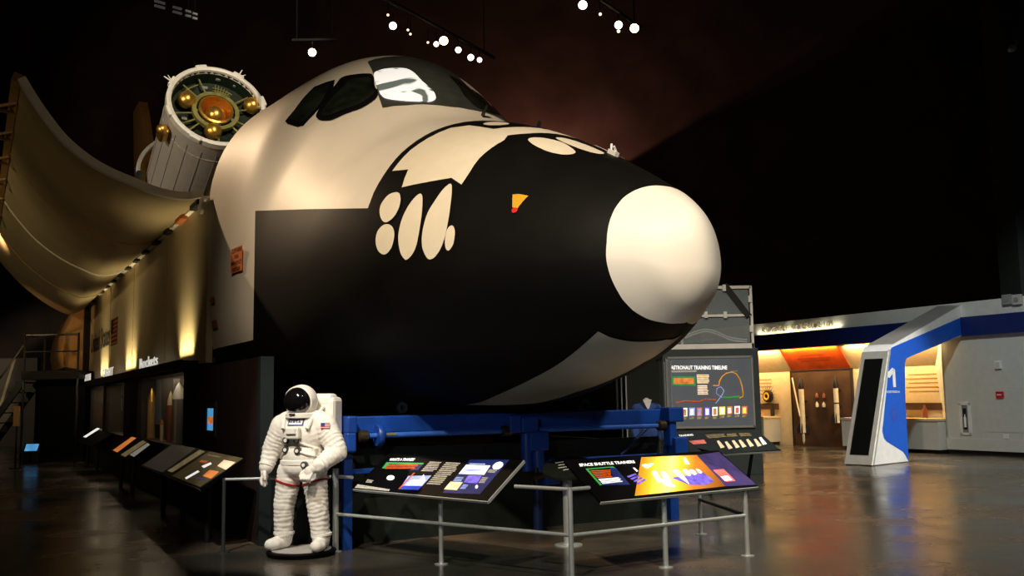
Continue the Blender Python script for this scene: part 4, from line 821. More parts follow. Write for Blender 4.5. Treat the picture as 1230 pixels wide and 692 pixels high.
MB().box((q.x, 27, q.z), (.17, .03, .55)).build('placard', M['aftskin'], pl); MB().cyl((q.x, 27.03, 0), (q.x, 27.03, q.z), .025, n=8).build('post', M['black'], pl); MB().lathe((q.x, 27.03, 0), UP, [(0, .15), (.02, .15), (.02, 0)], 16).build('foot', M['black'], pl)
pl.location = (q.x, 27, 0); inv = Matrix.Translation(V((q.x, 27, 0)) - V((-13.6, 27, 0)))
for c_ in pl.children: c_.location = V((-13.6, 27, 0)) - V((q.x, 27, 0))

# ================================================================== sign wall on the right of the nose
Y0 = 20.9
def at(px, py, y=Y0): return on_plane(px, py, V((0, y, 0)), V((0, 1, 0)))
sg = thing('timeline_sign', 'large slate sign cabinet with a lit training timeline poster', 'sign', (4.2, Y0 + .3, 0))
MB().box((4.22, Y0 + .30, 1.335), (2.06, .6, 2.67), bev=.01).build('cabinet', M['sign'], sg)
MB().box((4.18, Y0 - .015, 1.75), (1.78, .03, 1.46)).build('poster', M['posterbg'], sg)
mb = MB()
for c, s in (((4.18, Y0 - .03, 2.49), (1.84, .05, .04)), ((4.18, Y0 - .03, 1.01), (1.84, .05, .04)), ((3.27, Y0 - .03, 1.75), (.04, .05, 1.5)), ((5.09, Y0 - .03, 1.75), (.04, .05, 1.5))): mb.box(c, s)
mb.build('poster_frame', M['grey'], sg)
s1, s2 = cv(800, 430, 11.71), cv(800, 478, 8.786)
def pq(name, pts, m, k=1): return MB().poly([at(*p, Y0 - .031 - .002 * k) for p in pts]).build(name, m, sg)
def ptxt(txt, x0, x1, y, h, m):
    a = at(x0, y, Y0 - .04); b_ = at(x1, y, Y0 - .04); mb = MB(); vs, fs = text_mesh(txt, .03); hh = V((0, 0, h)); mb.add([a + (b_ - a) * x + hh * yy for x, yy in vs], fs); return mb.build('title_lettering', m, sg)
ptxt('ASTRONAUT TRAINING TIMELINE', 806, 873.5, 444, .085, G['white']); pq('title_underline', s1((65, 178), (430, 172), (430, 198), (65, 205)), G['dimwhite'])
pq('legend_frame', s1((75, 262), (410, 262), (415, 392), (75, 385)), G['green']); pq('legend_fill', s1((110, 285), (390, 285), (390, 365), (110, 365)), G['orange'], 2)
for blk_ in (((430, 232), (610, 232), (610, 362), (440, 362)), ((440, 382), (610, 382), (600, 520), (445, 520))):
    q = s1(*blk_)
    mb = MB()
    for i in range(6):
        t0, t1 = (i + .1) / 6, (i + .8) / 6; l0 = V((*q[0], 0)).lerp(V((*q[3], 0)), t0); l1 = V((*q[0], 0)).lerp(V((*q[3], 0)), t1); r0 = V((*q[1], 0)).lerp(V((*q[2], 0)), t0); r1_ = V((*q[1], 0)).lerp(V((*q[2], 0)), t1)
        x = 1 - .2 * random.random(); mb.poly([at(*(p.xy), Y0 - .035) for p in (l0, l0.lerp(r0, x), l1.lerp(r1_, x), l1)])
    mb.build('poster_text', G['cream'], sg)
def pline(name, pts, r, m):
    MB().tube([at(*p, Y0 - .036) for p in pts], r, 6).build(name, m, sg)
pline('orbit_line', s1((660, 390), (745, 390), (750, 330), (790, 260), (850, 215), (930, 200), (990, 225), (1040, 300), (1070, 400), (1085, 500), (1080, 545), (1030, 565)), .012, G['gold'])
pline('orbit_label', s1((860, 225), (910, 195), (1000, 185)), .010, G['dimcream']); pline('ground_line', s1((140, 632), (270, 605), (460, 615), (560, 580), (700, 590)), .012, G['red'])
pline('trail_line', s1((700, 640), (790, 520), (815, 460), (770, 405), (715, 430), (710, 500), (790, 560)), .006, G['lblue']); pline('runway_line', s1((800, 555), (880, 560), (1030, 545)), .02, G['green'])
for i, (x0, x1, y0, y1) in enumerate(((62, 145, 112, 200), (165, 225, 108, 198), (243, 305, 105, 190), (325, 380, 104, 192), (405, 465, 100, 190), (488, 545, 98, 190), (562, 625, 95, 180), (643, 700, 92, 172), (722, 780, 88, 170), (800, 858, 90, 172))):
    pq('poster_photo', s2((x0, y0), (x1, y0 - 3), (x1, y1 - 3), (x0, y1)), (G['cream'], G['white'], G['lblue'], G['pink'], G['violet'], G['white'], G['yellow'], G['orange'], G['white'], G['pink'])[i])
    pq('photo_caption', s2((x0 + 4, y1 + 8), (x1 - 6, y1 + 5), (x1 - 10, y1 + 30), (x0 + 4, y1 + 34)), G['dimcream'])
    pq('photo_figure', s2((x0 + 12, y0 + 14), (x1 - 14, y0 + 12), (x1 - 12, y1 - 12), (x0 + 12, y1 - 8)), (G['white'], G['orange'], G['white'], G['lblue'], G['white'], G['gold'], G['white'], G['white'], G['pink'], G['yellow'])[i], 2)
gg = thing('glass_guard', 'glass guard with white rails on top of the slate sign cabinet', 'guard rail', (4.2, Y0 + .3, 2.67))
Yg = Y0 + .25
mb = MB()
for p, q, r in (((3.0, 4.03), (5.2, 4.0), .035), ((3.0, 3.42), (5.2, 3.38), .03), ((3.0, 2.75), (5.22, 2.72), .06)): mb.box(((p[0] + q[0]) / 2, Yg, (p[1] + q[1]) / 2), (q[0] - p[0], .06, r * 2 * .9))
mb.build('rail', M['white'], gg)
for x in (3.25, 5.2): MB().box((x, Yg, 3.36), (.05, .06, 1.36)).build('post', M['white'], gg)
mb = MB(); mb.box((4.1, Yg + .01, 3.7), (2.1, .012, .52)).box((4.1, Yg + .01, 3.08), (2.1, .012, .55)); mb.build('glass_pane', M['clear2'], gg)
mb = MB()
for x, z in ((4.2, 3.42), (4.62, 3.41), (4.62, 4.0), (5.17, 3.75), (5.17, 3.1)): mb.box((x, Yg - .04, z), (.07, .05, .14))
mb.build('glass_clip', M['white'], gg)
mb = MB()
for dz in (0, .05): mb.tube(spline([(3.75, Yg + .1, 2.93 + dz), (4.0, Yg + .1, 3.02 + dz), (4.25, Yg + .1, 3.06 + dz), (4.5, Yg + .1, 2.98 + dz), (4.75, Yg + .1, 2.87 + dz), (5.1, Yg + .1, 2.82 + dz)], 5, False), .018, 8)
mb.build('white_hose', M['white'], gg); MB().box((3.68, Yg + .08, 2.9), (.05, .05, .3)).build('hose_post', M['white'], gg)
d = (at(899, 380, Yg - .02) - at(870, 342, Yg - .02)); MB().box(at(884.5, 361, Yg - .02), (d.length, .05, .13), (d.normalized(), V((0, 1, 0)), d.normalized().cross(V((0, 1, 0))))).build('black_strut', M['black'], gg)
# small panel before it
b = Board('information_panel', 'tilted dark panel with a row of pale figures before the slate sign', (852, 546), (939, 541), .72, .70, .30, 1)
b.quad('panel_ground', s2((125, 385), (960, 335), (1195, 545), (620, 590), (330, 530)), M['sign'], 1)
b.text('TRAINING', s2((140, 410))[0], s2((290, 398))[0], (-1, -2.2), G['white']); b.lines('intro_text', s2((410, 388), (620, 375), (660, 410), (450, 430)), 3, G['dimcream']); b.lines('intro_text', s2((640, 378), (740, 372), (775, 405), (640, 415)), 3, G['dimcream']); b.lines('intro_text', s2((765, 372), (890, 368), (920, 400), (790, 408)), 3, G['dimcream'])
b.quad('red_note', s2((240, 455), (400, 440), (430, 480), (290, 490)), G['pink'], 2)
for i, (x, y) in enumerate(((570, 490), (655, 500), (730, 488), (800, 482), (880, 475), (960, 472), (1015, 455))): b.quad('suit_figure', s2((x - 35, y - 35), (x - 12, y - 42), (x + 50, y + 30), (x + 8, y + 42)), G['cream'] if i < 6 else G['white'], 2)
for x_ in (.30, .8):
    q = b.b1 + b.ex * b.L * x_ + b.ey * .35; MB().tube([(q.x - .15, q.y + .1, 0), q - b.n * .04], .03, 8).build('leg', M['black'], b.t)
# jacket in a glass case
jc = V((2.2, 16.2, 0)); gc = thing('glass_case', 'tall glass display case between the cradle and the slate sign', 'display case', tuple(jc))
MB().box(jc + V((0, .1, .35)), (.75, .7, .70), bev=.01).build('case_base', M['sign'], gc)
mb = MB().box(jc + V((0, -.24, 1.48)), (.75, .01, 1.54)).box(jc + V((.37, .1, 1.48)), (.01, .66, 1.54)).box(jc + V((-.37, .1, 1.48)), (.01, .66, 1.54)).box(jc + V((0, .1, 2.26)), (.75, .7, .01)); mb.build('case_glass', M['clear'], gc)
mb = MB()
for x in (-.37, .37):
    for y in (-.24, .44): mb.box(jc + V((x, y, 1.48)), (.02, .02, 1.56))
mb.build('case_frame', M['steel'], gc)
jk = thing('flight_jacket', 'blue flight jacket with white collar and red patch on a bust in the glass case', 'jacket', tuple(jc + V((0, .1, .7))))
bl_ = blob([('e', (0, 0, .62), (.20, .12, .26)), ('e', (0, 0, .40), (.18, .12, .2)), ('c', [(-.12, 0, .80, .075), (.12, 0, .80, .075)]), ('c', [(-.17, 0, .79, .075), (-.24, -.02, .5, .06), (-.2, -.1, .3, .05)]), ('c', [(.17, 0, .79, .075), (.24, -.02, .5, .06), (.2, -.1, .3, .05)])], .015, 3)
link_mesh('jacket_cloth', bl_, M['jacket'], jk)
bl_ = blob([('c', [(0, 0, .82, .075), (0, -.01, .90, .062)])], .015, 3); link_mesh('mannequin_neck', bl_, M['skin'], jk)
o_ = jc + V((0, .1, .7)); MB().prism([o_ + V((-.075, -.10, .93)), o_ + V((.075, -.10, .93)), o_ + V((.01, -.135, .75))], (0, .03, 0)).build('collar', M['white'], jk)
MB().box(o_ + V((-.09, -.125, .70)), (.12, .012, .09)).build('patch', M['white'], jk); MB().box(o_ + V((-.10, -.133, .70)), (.05, .008, .06)).build('patch_emblem', M['red'], jk); MB().cyl(o_, o_ + UP * .3, .03).build('stand_post', M['steeld'], jk)
# ================================================================== gallery on the right
def rbox(mb, t0, t1, o0, o1, z0, z1, bev=0): return mb.box(RW((t0 + t1) / 2, (o0 + o1) / 2, (z0 + z1) / 2), (t1 - t0, o1 - o0, z1 - z0), AX3, bev)
def rwp(px, py, off=0.0): return on_plane(px, py, W0 + STB * off, STB)
def rth(name, label, cat, t, off, z, group=None): return thing(name, label, cat, tuple(RW(t, off, z)), SROT, group)
TL = 9.4
mb = MB(); rbox(mb, -.6, TL, -.62, -.52, 0, 3.3); struct('wall_gallery_back', mb, M['creamwall'])
mb = MB(); rbox(mb, -14, -.6, -.62, 0, 0.12, 3.14); rbox(mb, -14, -.6, 0, .015, .12, .42); struct('wall_right', mb, M['gallerywhite'])
mb = MB(); rbox(mb, -14, -.6, -.62, -.05, 0, .12); struct('baseboard_right', mb, M['black'])
mb = MB(); rbox(mb, -14, TL, -.62, .02, 3.64, 4.03); struct('trim_1', mb, M['gallerywhite'])
mb = MB(); rbox(mb, -14, TL, -.62, .13, 3.13, 3.63); struct('trim_2', mb, M['fasciablue'])
mb = MB(); mb.prism([RW(-.6, .0, 3.13), RW(-.6, -.52, 2.40), RW(-.6, -.52, 3.13)], AFT * (TL + .6)); struct('trim_3', mb, M['creamwall'])
mb = MB(); rbox(mb, TL, TL + .1, -.62, .4, 0, 3.3); struct('wall_gallery_end', mb, M['creamwall'])
mb = MB(); mb.prism([RW(-.6, 0, .12), RW(-.6, 0, 3.13), RW(.05, -.50, 3.13), RW(-.2, -.50, .12)], -AFT * .05); struct('trim_4', mb, M['gallerywhite'])
# sloped banner and bronze panel
sl = (V(RW(0, 0, 3.13)) - V(RW(0, -.52, 2.40))).normalized(); snr = AFT.cross(sl).normalized(); snr = snr if snr.dot(STB) > 0 else -snr
q = [RW(3.0, 0, 3.12), RW(5.5, 0, 3.12), RW(5.5, -.51, 2.40), RW(3.0, -.51, 2.40)]
ob = MB().prism([p + snr * .006 for p in q], snr * .012).build('sloped_banner', M['orangeban']); tag(ob, 'orange banner sloping above the bronze rocket panel', 'banner')
mb = MB(); M['banink'] = mat('banner_ink', (.55, .06, .004), .5)
for k, (a, w) in enumerate(((.28, .5), (.42, .7), (.52, .6))):
    o = RW(4.25 + w, 0, 3.12) - sl * (a * .88) + snr * .02; mb.poly([o, o - AFT * 2 * w, o - AFT * 2 * w - sl * .06, o - sl * .06])
mb.build('banner_print', M['banink'], ob)
bp_ = rth('bronze_panel', 'tall dark bronze backdrop panel behind the two rockets', 'display panel', 4.25, -.5, 0)
mb = MB(); rbox(mb, 3.0, 5.5, -.52, -.44, 0, 2.40); mb.build('panel_face', M['brownpanel'], bp_)
mb = MB(); rbox(mb, 2.97, 3.0, -.53, -.42, 0, 2.41); rbox(mb, 5.5, 5.53, -.53, -.42, 0, 2.41); rbox(mb, 2.97, 5.53, -.53, -.42, 2.40, 2.43); mb.build('panel_frame', M['black'], bp_)
OF = -.25
def rkt(lb, xs, ytop, ynose, ybot, r, tail):
    p = rwp(xs, ybot, OF); top = rwp(xs - .0, ytop, OF); nz_ = rwp(xs, ynose, OF); t = thing('wall_rocket', lb, 'rocket', tuple(p)); tl = (top - p)
    MB().lathe(p, UP, [(0, 0), (0, r), (nz_.z - p.z, r)], 20).build('body', M['rocketwhite'], t)
    MB().lathe(p, UP, [(nz_.z - p.z, r), (nz_.z - p.z + .08, r * 1.15), (nz_.z - p.z + .3, r * .6), (top.z - p.z, .004)], 20).build('nose_cone', M['black'], t)
    for k in range(4):
        d = AFT * math.cos(k * PI / 2 + .5) + STB * math.sin(k * PI / 2 + .5); e = UP.cross(d) * .01
        MB().prism([p + d * r * .5, p + d * (r + .12) - UP * .02, p + d * (r + .12) + UP * .16, p + d * r * .5 + UP * .34], e).build('fin', M['black'], t)
    if tail: MB().lathe(p, -UP, [(0, r * .5), (.25, r * .5), (.35, .01)], 14).build('tail_probe', M['rocketwhite'], t)
    for zz in (.5, 1.0): MB().box(p + UP * zz - STB * .11, (.06, .18, .06), AX3).build('wall_mount', M['black'], t)
    MB().lathe(p + UP * ((nz_.z - p.z) * .55), UP, [(0, r + .004), (.04, r + .004)], 20).build('band', M['black'], t) if not tail else None
rkt('white rocket with black nose on the left side of the bronze panel', 965, 453, 467.5, 520, .085, True)
rkt('white rocket with black nose and band on the right side of the bronze panel', 1006, 451, 466.5, 508, .075, False)
pr = rwp(951.5, 454, -.3), rwp(960.8, 500, -.1); o = MB().cyl(pr[0], pr[1], .025, n=10).build('leaning_rod', M['rocketwhite']); tag(o, 'thin white rod leaning at the left edge of the bronze panel', 'rod')
for (px, py), m, lb in (((981, 475), 'rocketred', 'upper left small dark red model on the bronze panel'), ((989.5, 475), 'rocketred', 'upper right small dark red model on the bronze panel'), ((981.5, 486), 'rocketwhite', 'lower left small white model on the bronze panel'), ((989.5, 486), 'rocketwhite', 'lower right small white model on the bronze panel')):
    p = rwp(px, py, -.40); o = MB().lathe(p - UP * .08, UP, [(0, .0), (0, .05), (.1, .05), (.17, .005)], 14).build('small_model', M[m]); tag(o, lb, 'model', 'small models on the bronze panel')
for t0, t1, lb, nm in ((6.15, TL - .06, 'pale display counter left of the bronze panel', 0), (-.55, 2.85, 'pale display counter seen through the blue portal', 1)):
    t = rth('display_counter', lb, 'counter', (t0 + t1) / 2, -.2, 0)
    mb = MB(); rbox(mb, t0 + .03, t1, -.51, .22, .10, .88); mb.build('counter_body', M['gallerywhite'], t)
    mb = MB(); rbox(mb, t0 + .06, t1, -.48, .12, 0, .10); mb.build('counter_plinth', M['black'], t)
    mb = MB(); rbox(mb, t0, t1, -.51, .26, .88, .94); mb.build('counter_top', M['creamwall'], t)
    o = rth('back_shelf', 'narrow dark shelf strip on the wall above the ' + ('left counter' if nm == 0 else 'counter seen through the portal'), 'shelf', (t0 + t1) / 2, -.5, 1.2)
    mb = MB(); rbox(mb, t0 + .05, min(t1, t0 + 2.6), -.515, -.44, 1.16, 1.36); mb.build('shelf_strip', M['brownpanel'], o)
    mb = MB()
    for k in range(5):
        z = 2.15 - k * .12; rbox(mb, t0 + .35, t0 + 1.5 + .1 * (k % 2), -.519, -.514, z, z + .03)
    p_ = rth('wall_print', 'faint printed text on the cream wall above the ' + ('left counter' if nm == 0 else 'counter seen through the portal'), 'print', t0 + .9, -.515, 1.6); mb.build('print_lines', M['tan'], p_)
p = rwp(922.5, 476, -.45); t = thing('engine_model', 'round dark engine model with yellow ring and fanned spikes on the cream wall', 'model', tuple(p))
MB().lathe(p, STB, [(-.05, .20), (.05, .20), (.08, .15), (.08, 0)], 28).build('disc', M['black'], t); MB().lathe(p + STB * .08, STB, [(0, .07), (.02, .09), (.02, .12), (0, .13)], 28).build('ring', G['gold'], t)
mb = MB()
for k in range(11):
    a = PI * (-.05 + k / 10 * 1.1); d = AFT * math.cos(a) + UP * math.sin(a); mb.cyl(p + d * .2, p + d * (.38 + .12 * math.sin(a)), .008, .003, 6)
mb.build('spikes', M['steeld'], t)
for px, off, lb in ((928, -.35, 'small dark bottle-shaped model on the left counter shelf'), (1111, -.35, 'small dark red canister on the counter seen through the portal')):
    p = rwp(px, 497, off); p.z = .94; o = MB().lathe(p, UP, [(0, 0), (0, .07), (.22, .07), (.3, .03), (.36, .03), (.36, 0)], 16).build('small_canister', M['black'] if px < 1000 else M['rocketred']); tag(o, lb, 'canister')
p = RW(6.6, .05, .94); t = thing('handset_model', 'small orange and black instrument lying on the left counter', 'instrument', tuple(p)); MB().prism([p + AFT * .3, p - AFT * .25, p - AFT * .28 + UP * .12, p + AFT * .1 + UP * .06], STB * .2).build('body', M['aftskin'], t); MB().tube([p - AFT * .2 + UP * .1 + STB * .1, p + AFT * .05 + UP * .16 + STB * .1], .03, 8).build('grip', M['black'], t)
# gallery lettering
t = MB(); add_text(t, 'ROCKET SCIENCE 101', RW(6.2, .06, 3.665), -AFT, UP, 3.1, .235, STB, .03, .02); M['letterface'] = mat('letter_face', (.50, .44, .33), .5)
o = t.build('gallery_lettering', M['letterface']); tag(o, 'backlit lettering on the white fascia above the gallery', 'lettering')
# fixtures on the right wall
hc_ = rth('hose_cabinet', 'recessed wall cabinet holding an extinguisher on the grey gallery wall', 'cabinet', -1.2, 0, .5)
mb = MB(); rbox(mb, -1.38, -1.05, .0, .03, .52, .58); rbox(mb, -1.38, -1.05, 0, .03, 1.30, 1.36); rbox(mb, -1.38, -1.31, 0, .03, .52, 1.36); rbox(mb, -1.12, -1.05, 0, .03, .52, 1.36); mb.build('cabinet_frame', M['white'], hc_)
mb = MB(); rbox(mb, -1.31, -1.12, 0, .012, .58, 1.30); mb.build('cabinet_door', M['grey'], hc_); mb = MB(); rbox(mb, -1.26, -1.16, .012, .02, .66, 1.22); mb.build('cabinet_window', M['black'], hc_)
MB().lathe(RW(-1.22, .03, .72), UP, [(0, 0), (0, .03), (.25, .03), (.3, .012), (.34, .012)], 12).build('extinguisher', M['white'], hc_)
al = rth('alarm_box', 'small red alarm box on the grey gallery wall', 'alarm', -2.27, 0, 1.5); mb = MB(); rbox(mb, -2.38, -2.17, 0, .05, 1.48, 1.65, .01); mb.build('box_body', M['redalarm'], al); mb = MB(); rbox(mb, -2.34, -2.21, .05, .055, 1.55, 1.58); mb.build('pull_bar', M['white'], al)
th = rth('wall_speaker', 'small white square fitting high on the grey gallery wall', 'fitting', -2.3, 0, 2.3); mb = MB(); rbox(mb, -2.38, -2.21, 0, .06, 2.23, 2.43, .012); mb.build('cover', M['white'], th); mb = MB(); rbox(mb, -2.35, -2.24, .06, .064, 2.26, 2.40); mb.build('grille', M['gallerywhite'], th)
ap = rth('wall_hatch', 'flush square access panel outlined on the grey gallery wall', 'panel', -2.4, 0, .6); mb = MB(); rbox(mb, -3.2, -1.8, .0, .008, .61, 1.77, .003); mb.build('panel_leaf', M['gallerywhite'], ap)
so = rth('wall_socket', 'small socket plate low on the grey gallery wall', 'socket', -2.35, .01, .3); mb = MB(); rbox(mb, -2.42, -2.28, .0, .015, .45, .56); mb.build('plate', M['white'], so)
for px, lb in ((1210, 'left beige junction box on the white fascia at the right edge'), (1222, 'right beige junction box on the white fascia at the right edge')):
    p = rwp(px, 360, .05); t = thing('junction_box', lb, 'box', tuple(p), SROT, 'junction boxes on the fascia'); MB().box(p, (.26, .1, .26), AX3, .015).build('box_body', M['grey' if px < 1215 else 'suitgrey'], t); MB().cyl(p + STB * .05, p + STB * .07, .06, n=16).build('cover', M['grey'], t)

# ================================================================== entrance portal
K0 = V((8.208, 22.716, 0)); ke = V((.755, .656, 0)).normalized(); kn = V((-ke.y, ke.x, 0)); TK = .68
def KP(e, z, o=0.0): return K0 + ke * e + UP * z + kn * o
kp_ = thing('entrance_portal', 'leaning blue and white portal with black screen and number 1', 'portal', tuple(KP(.8, 0, TK / 2)))
outer = [(-.03, 0.02), (.5, 1.32), (1.05, 2.66), (1.10, 2.74), (1.18, 2.79), (1.30, 2.83), (5.15, 3.99)]
inner = [(5.05, 3.16), (2.03, 2.53), (1.88, 2.49), (1.79, 2.38), (1.70, 1.3), (1.69, .02)]
MB().prism([KP(e, z) for e, z in outer + inner], kn * TK).build('portal_body', M['white'], kp_)
bluep = [(1.13, 2.68), (1.17, 2.73), (1.25, 2.76), (4.95, 3.62), (5.0, 3.17), (2.03, 2.53), (1.88, 2.49), (1.79, 2.38), (1.70, 1.3), (1.69, .03), (1.64, .06), (1.57, .15), (1.44, .26), (.70, .53), (.58, .62), (.53, .78)]
for s in (0, 1):
    MB().prism([KP(e, z, -.006 if s == 0 else TK - .002) for e, z in bluep], kn * .008).build('blue_side', M['portalblue'], kp_)
MB().prism([KP(e, z, -.02) for e, z in ((.0, .02), (.05, .02), (1.12, 2.66), (1.07, 2.70))], kn * .03).build('edge_trim', M['silver'], kp_)
# leading face: silver frame and black screen
fd = (V((1.05, 0, 2.66)) - V((-.03, 0, .02))); fl = fd.length; fdir = (ke * fd.x + UP * fd.z).normalized(); fnr = fdir.cross(kn); fnr = fnr if fnr.dot(ke) < 0 else -fnr; fo = KP(-.03, .02)
def FQ(a, o, k=0.0): return fo + fdir * (a * fl) + kn * o + fnr * k
MB().prism([FQ(0, 0), FQ(0, TK), FQ(1, TK), FQ(1, 0)], fnr * .02).build('front_frame', M['silver'], kp_)
MB().prism([FQ(.08, .10, .02), FQ(.08, TK - .11, .02), FQ(.93, TK - .11, .02), FQ(.93, .10, .02)], fnr * .012).build('screen', M['screen'], kp_)
ta = V((1.30, 0, 2.83)); tb = V((5.15, 0, 3.99)); td = (ke * (tb - ta).x + UP * (tb - ta).z); to = KP(1.30, 2.83); tn = td.normalized().cross(kn); tn = tn if tn.z > 0 else -tn
MB().prism([to, to + td, to + td + kn * TK, to + kn * TK], tn * .015).build('top_skin', M['silver'], kp_)
t = MB(); o = KP(.98, 1.82, -.012)
t.prism([o, o + ke * .16 + UP * .0, o + ke * .16 + UP * .36, o + ke * .16 + UP * .36 - ke * .16][:0] or [KP(1.16, 1.80, -.012), KP(1.28, 1.80, -.012), KP(1.28, 2.22, -.012), KP(1.16, 2.22, -.012)], kn * .006)
t.prism([KP(1.28, 2.22, -.012), KP(1.16, 2.26, -.012), KP(.93, 2.14, -.012), KP(.93, 2.03, -.012), KP(1.0, 2.02, -.012), KP(1.16, 2.12, -.012)], kn * .006); t.build('numeral', M['white'], kp_)
t = MB(); add_text(t, 'ROCKET SCIENCE 101', KP(.82, 1.66, -.013), ke, UP, .62, .055); t.build('portal_lettering', M['white'], kp_)
M['emblem'] = mat('emblem_violet', (.030, .09, .50), .5); MB().lathe(KP(1.12, 1.15, -.008), -kn, [(0, 0), (.003, .17), (.004, .12), (.004, 0)], 28).build('round_emblem', M['emblem'], kp_)
MB().prism([KP(-.02, 0, .02), KP(1.68, 0, .02), KP(1.68, .025, .02), KP(-.02, .025, .02)], kn * (TK - .04)).build('portal_base', M['steeld'], kp_)

# ================================================================== hall shell
fm = bpy.data.materials.new('polished_concrete'); fm.use_nodes = True; nt = fm.node_tree; bs = nt.nodes['Principled BSDF']
tc = nt.nodes.new('ShaderNodeTexCoord')
def nd(t): return nt.nodes.new(t)
n1 = nd('ShaderNodeTexNoise'); n1.inputs['Scale'].default_value = .55; n1.inputs['Detail'].default_value = 5; n1.inputs['Roughness'].default_value = .55
n2 = nd('ShaderNodeTexNoise'); n2.inputs['Scale'].default_value = 3.5; n2.inputs['Detail'].default_value = 8
ck = nd('ShaderNodeTexBrick'); ck.inputs['Scale'].default_value = .30; ck.inputs['Mortar Size'].default_value = .004; ck.inputs['Color1'].default_value = (.55, .55, .55, 1); ck.inputs['Color2'].default_value = (1, 1, 1, 1); ck.inputs['Mortar'].default_value = (1.3, 1.25, 1.15, 1); ck.inputs['Brick Width'].default_value = .9; ck.inputs['Row Height'].default_value = .7
mp = nd('ShaderNodeMapping'); mp.inputs['Rotation'].default_value = (0, 0, -TH); nt.links.new(tc.outputs['Object'], mp.inputs['Vector'])
for n_ in (n1, n2): nt.links.new(tc.outputs['Object'], n_.inputs['Vector'])
nt.links.new(mp.outputs['Vector'], ck.inputs['Vector'])
rp = nd('ShaderNodeValToRGB'); e = rp.color_ramp.elements; e[0].position = .36; e[0].color = (.046, .052, .046, 1); e[1].position = .68; e[1].color = (.170, .115, .075, 1)
el = rp.color_ramp.elements.new(.52); el.color = (.088, .078, .060, 1)
nt.links.new(n1.outputs['Fac'], rp.inputs['Fac'])
mx = nd('ShaderNodeMixRGB'); mx.blend_type = 'MULTIPLY'; mx.inputs['Fac'].default_value = .8; nt.links.new(rp.outputs['Color'], mx.inputs['Color1']); nt.links.new(ck.outputs['Color'], mx.inputs['Color2'])
m2 = nd('ShaderNodeMixRGB'); m2.blend_type = 'OVERLAY'; m2.inputs['Fac'].default_value = .22; nt.links.new(mx.outputs['Color'], m2.inputs['Color1']); nt.links.new(n2.outputs['Fac'], m2.inputs['Color2'])
nt.links.new(m2.outputs['Color'], bs.inputs['Base Color'])
rr = nd('ShaderNodeMapRange'); rr.inputs['From Min'].default_value = .3; rr.inputs['From Max'].default_value = .7; rr.inputs['To Min'].default_value = .14; rr.inputs['To Max'].default_value = .33; nt.links.new(n1.outputs['Fac'], rr.inputs['Value']); nt.links.new(rr.outputs['Result'], bs.inputs['Roughness'])
bpn = nd('ShaderNodeBump'); bpn.inputs['Strength'].default_value = .03; bpn.inputs['Distance'].default_value = .02; nt.links.new(n2.outputs['Fac'], bpn.inputs['Height']); nt.links.new(bpn.outputs['Normal'], bs.inputs['Normal'])
bs.inputs['Specular IOR Level'].default_value = .55
struct('floor', MB().box((0, 20, -.05), (90, 64, .1)), fm)
M['hallwall'] = mat('hall_wall_dark', (.060, .040, .034), .85, var=.35, scale=.5); M['hallceil'] = mat('hall_ceiling', (.012, .010, .010), .9)
struct('wall_back', MB().box((0, 48, 14), (90, .3, 28)), M['hallwall']); struct('ceiling', MB().box((0, 20, 28), (90, 60, .2)), M['hallceil'])
struct('wall_left', MB().box((-34, 20, 14), (.3, 60, 28)), M['hallceil']); struct('wall_far_left', MB().box((-27, 42, 1.87), (13.2, .3, 3.74)), M['tanwall'])
M['column'] = mat('column_teal_grey', (.030, .042, .038), .7)
struct('wall_column_right', MB().box((17.2, 28.6, 9), (5.0, 1.2, 18)), M['column'])
for k, (x, dz) in enumerate(((-24.2, 0), (-22.4, 0))): struct('trim_%d' % (5 + k), MB().prism([(x, 41.8, 0), (x + .12, 41.8, 0), (x + 1.1, 41.8, 3.7), (x + .98, 41.8, 3.7)], (0, .04, 0)), M['creamwall'])
sc_ = thing('security_camera', 'small pale security camera on the dark column at the upper right', 'camera', (15.0, 27.9, 11.7)); q = on_plane(1216, 58, V((0, 27.95, 0)), V((0, 1, 0)))
MB().sphere(q, .12, 16).build('dome', M['suitgrey'], sc_); MB().box(q + V((.12, .02, .18)), (.1, .1, .16)).build('mount', M['grey'], sc_); MB().cyl(q, q + V((-.14, -.1, -.1)), .06).build('lens', M['suithard'], sc_)
# ceiling vents
for i, (px, py, w) in enumerate(((192, 4, 13), (213, 11, 11), (226, 15, 7), (234, 18, 6))):
    q = g(px, py, z=11.6); t = thing('ceiling_vent', ('largest', 'second', 'third', 'smallest')[i] + ' of the four dim slatted vents high at the upper left', 'vent', tuple(q), .5, 'ceiling vents at the upper left')
    d = V((.72, .55, -.05)).normalized(); l = w / F_PX * q.y; e3 = UP
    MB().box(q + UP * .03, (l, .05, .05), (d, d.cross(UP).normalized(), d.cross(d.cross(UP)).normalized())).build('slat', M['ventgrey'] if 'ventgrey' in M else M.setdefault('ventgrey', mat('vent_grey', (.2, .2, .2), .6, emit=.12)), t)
    MB().box(q - UP * .09, (l, .05, .05), (d, d.cross(UP).normalized(), d.cross(d.cross(UP)).normalized())).build('slat', M['ventgrey'], t)
    MB().cyl(q + UP * .03, V((q.x, q.y, 27.9)), .012, n=6).build('hanger', M['black'], t)
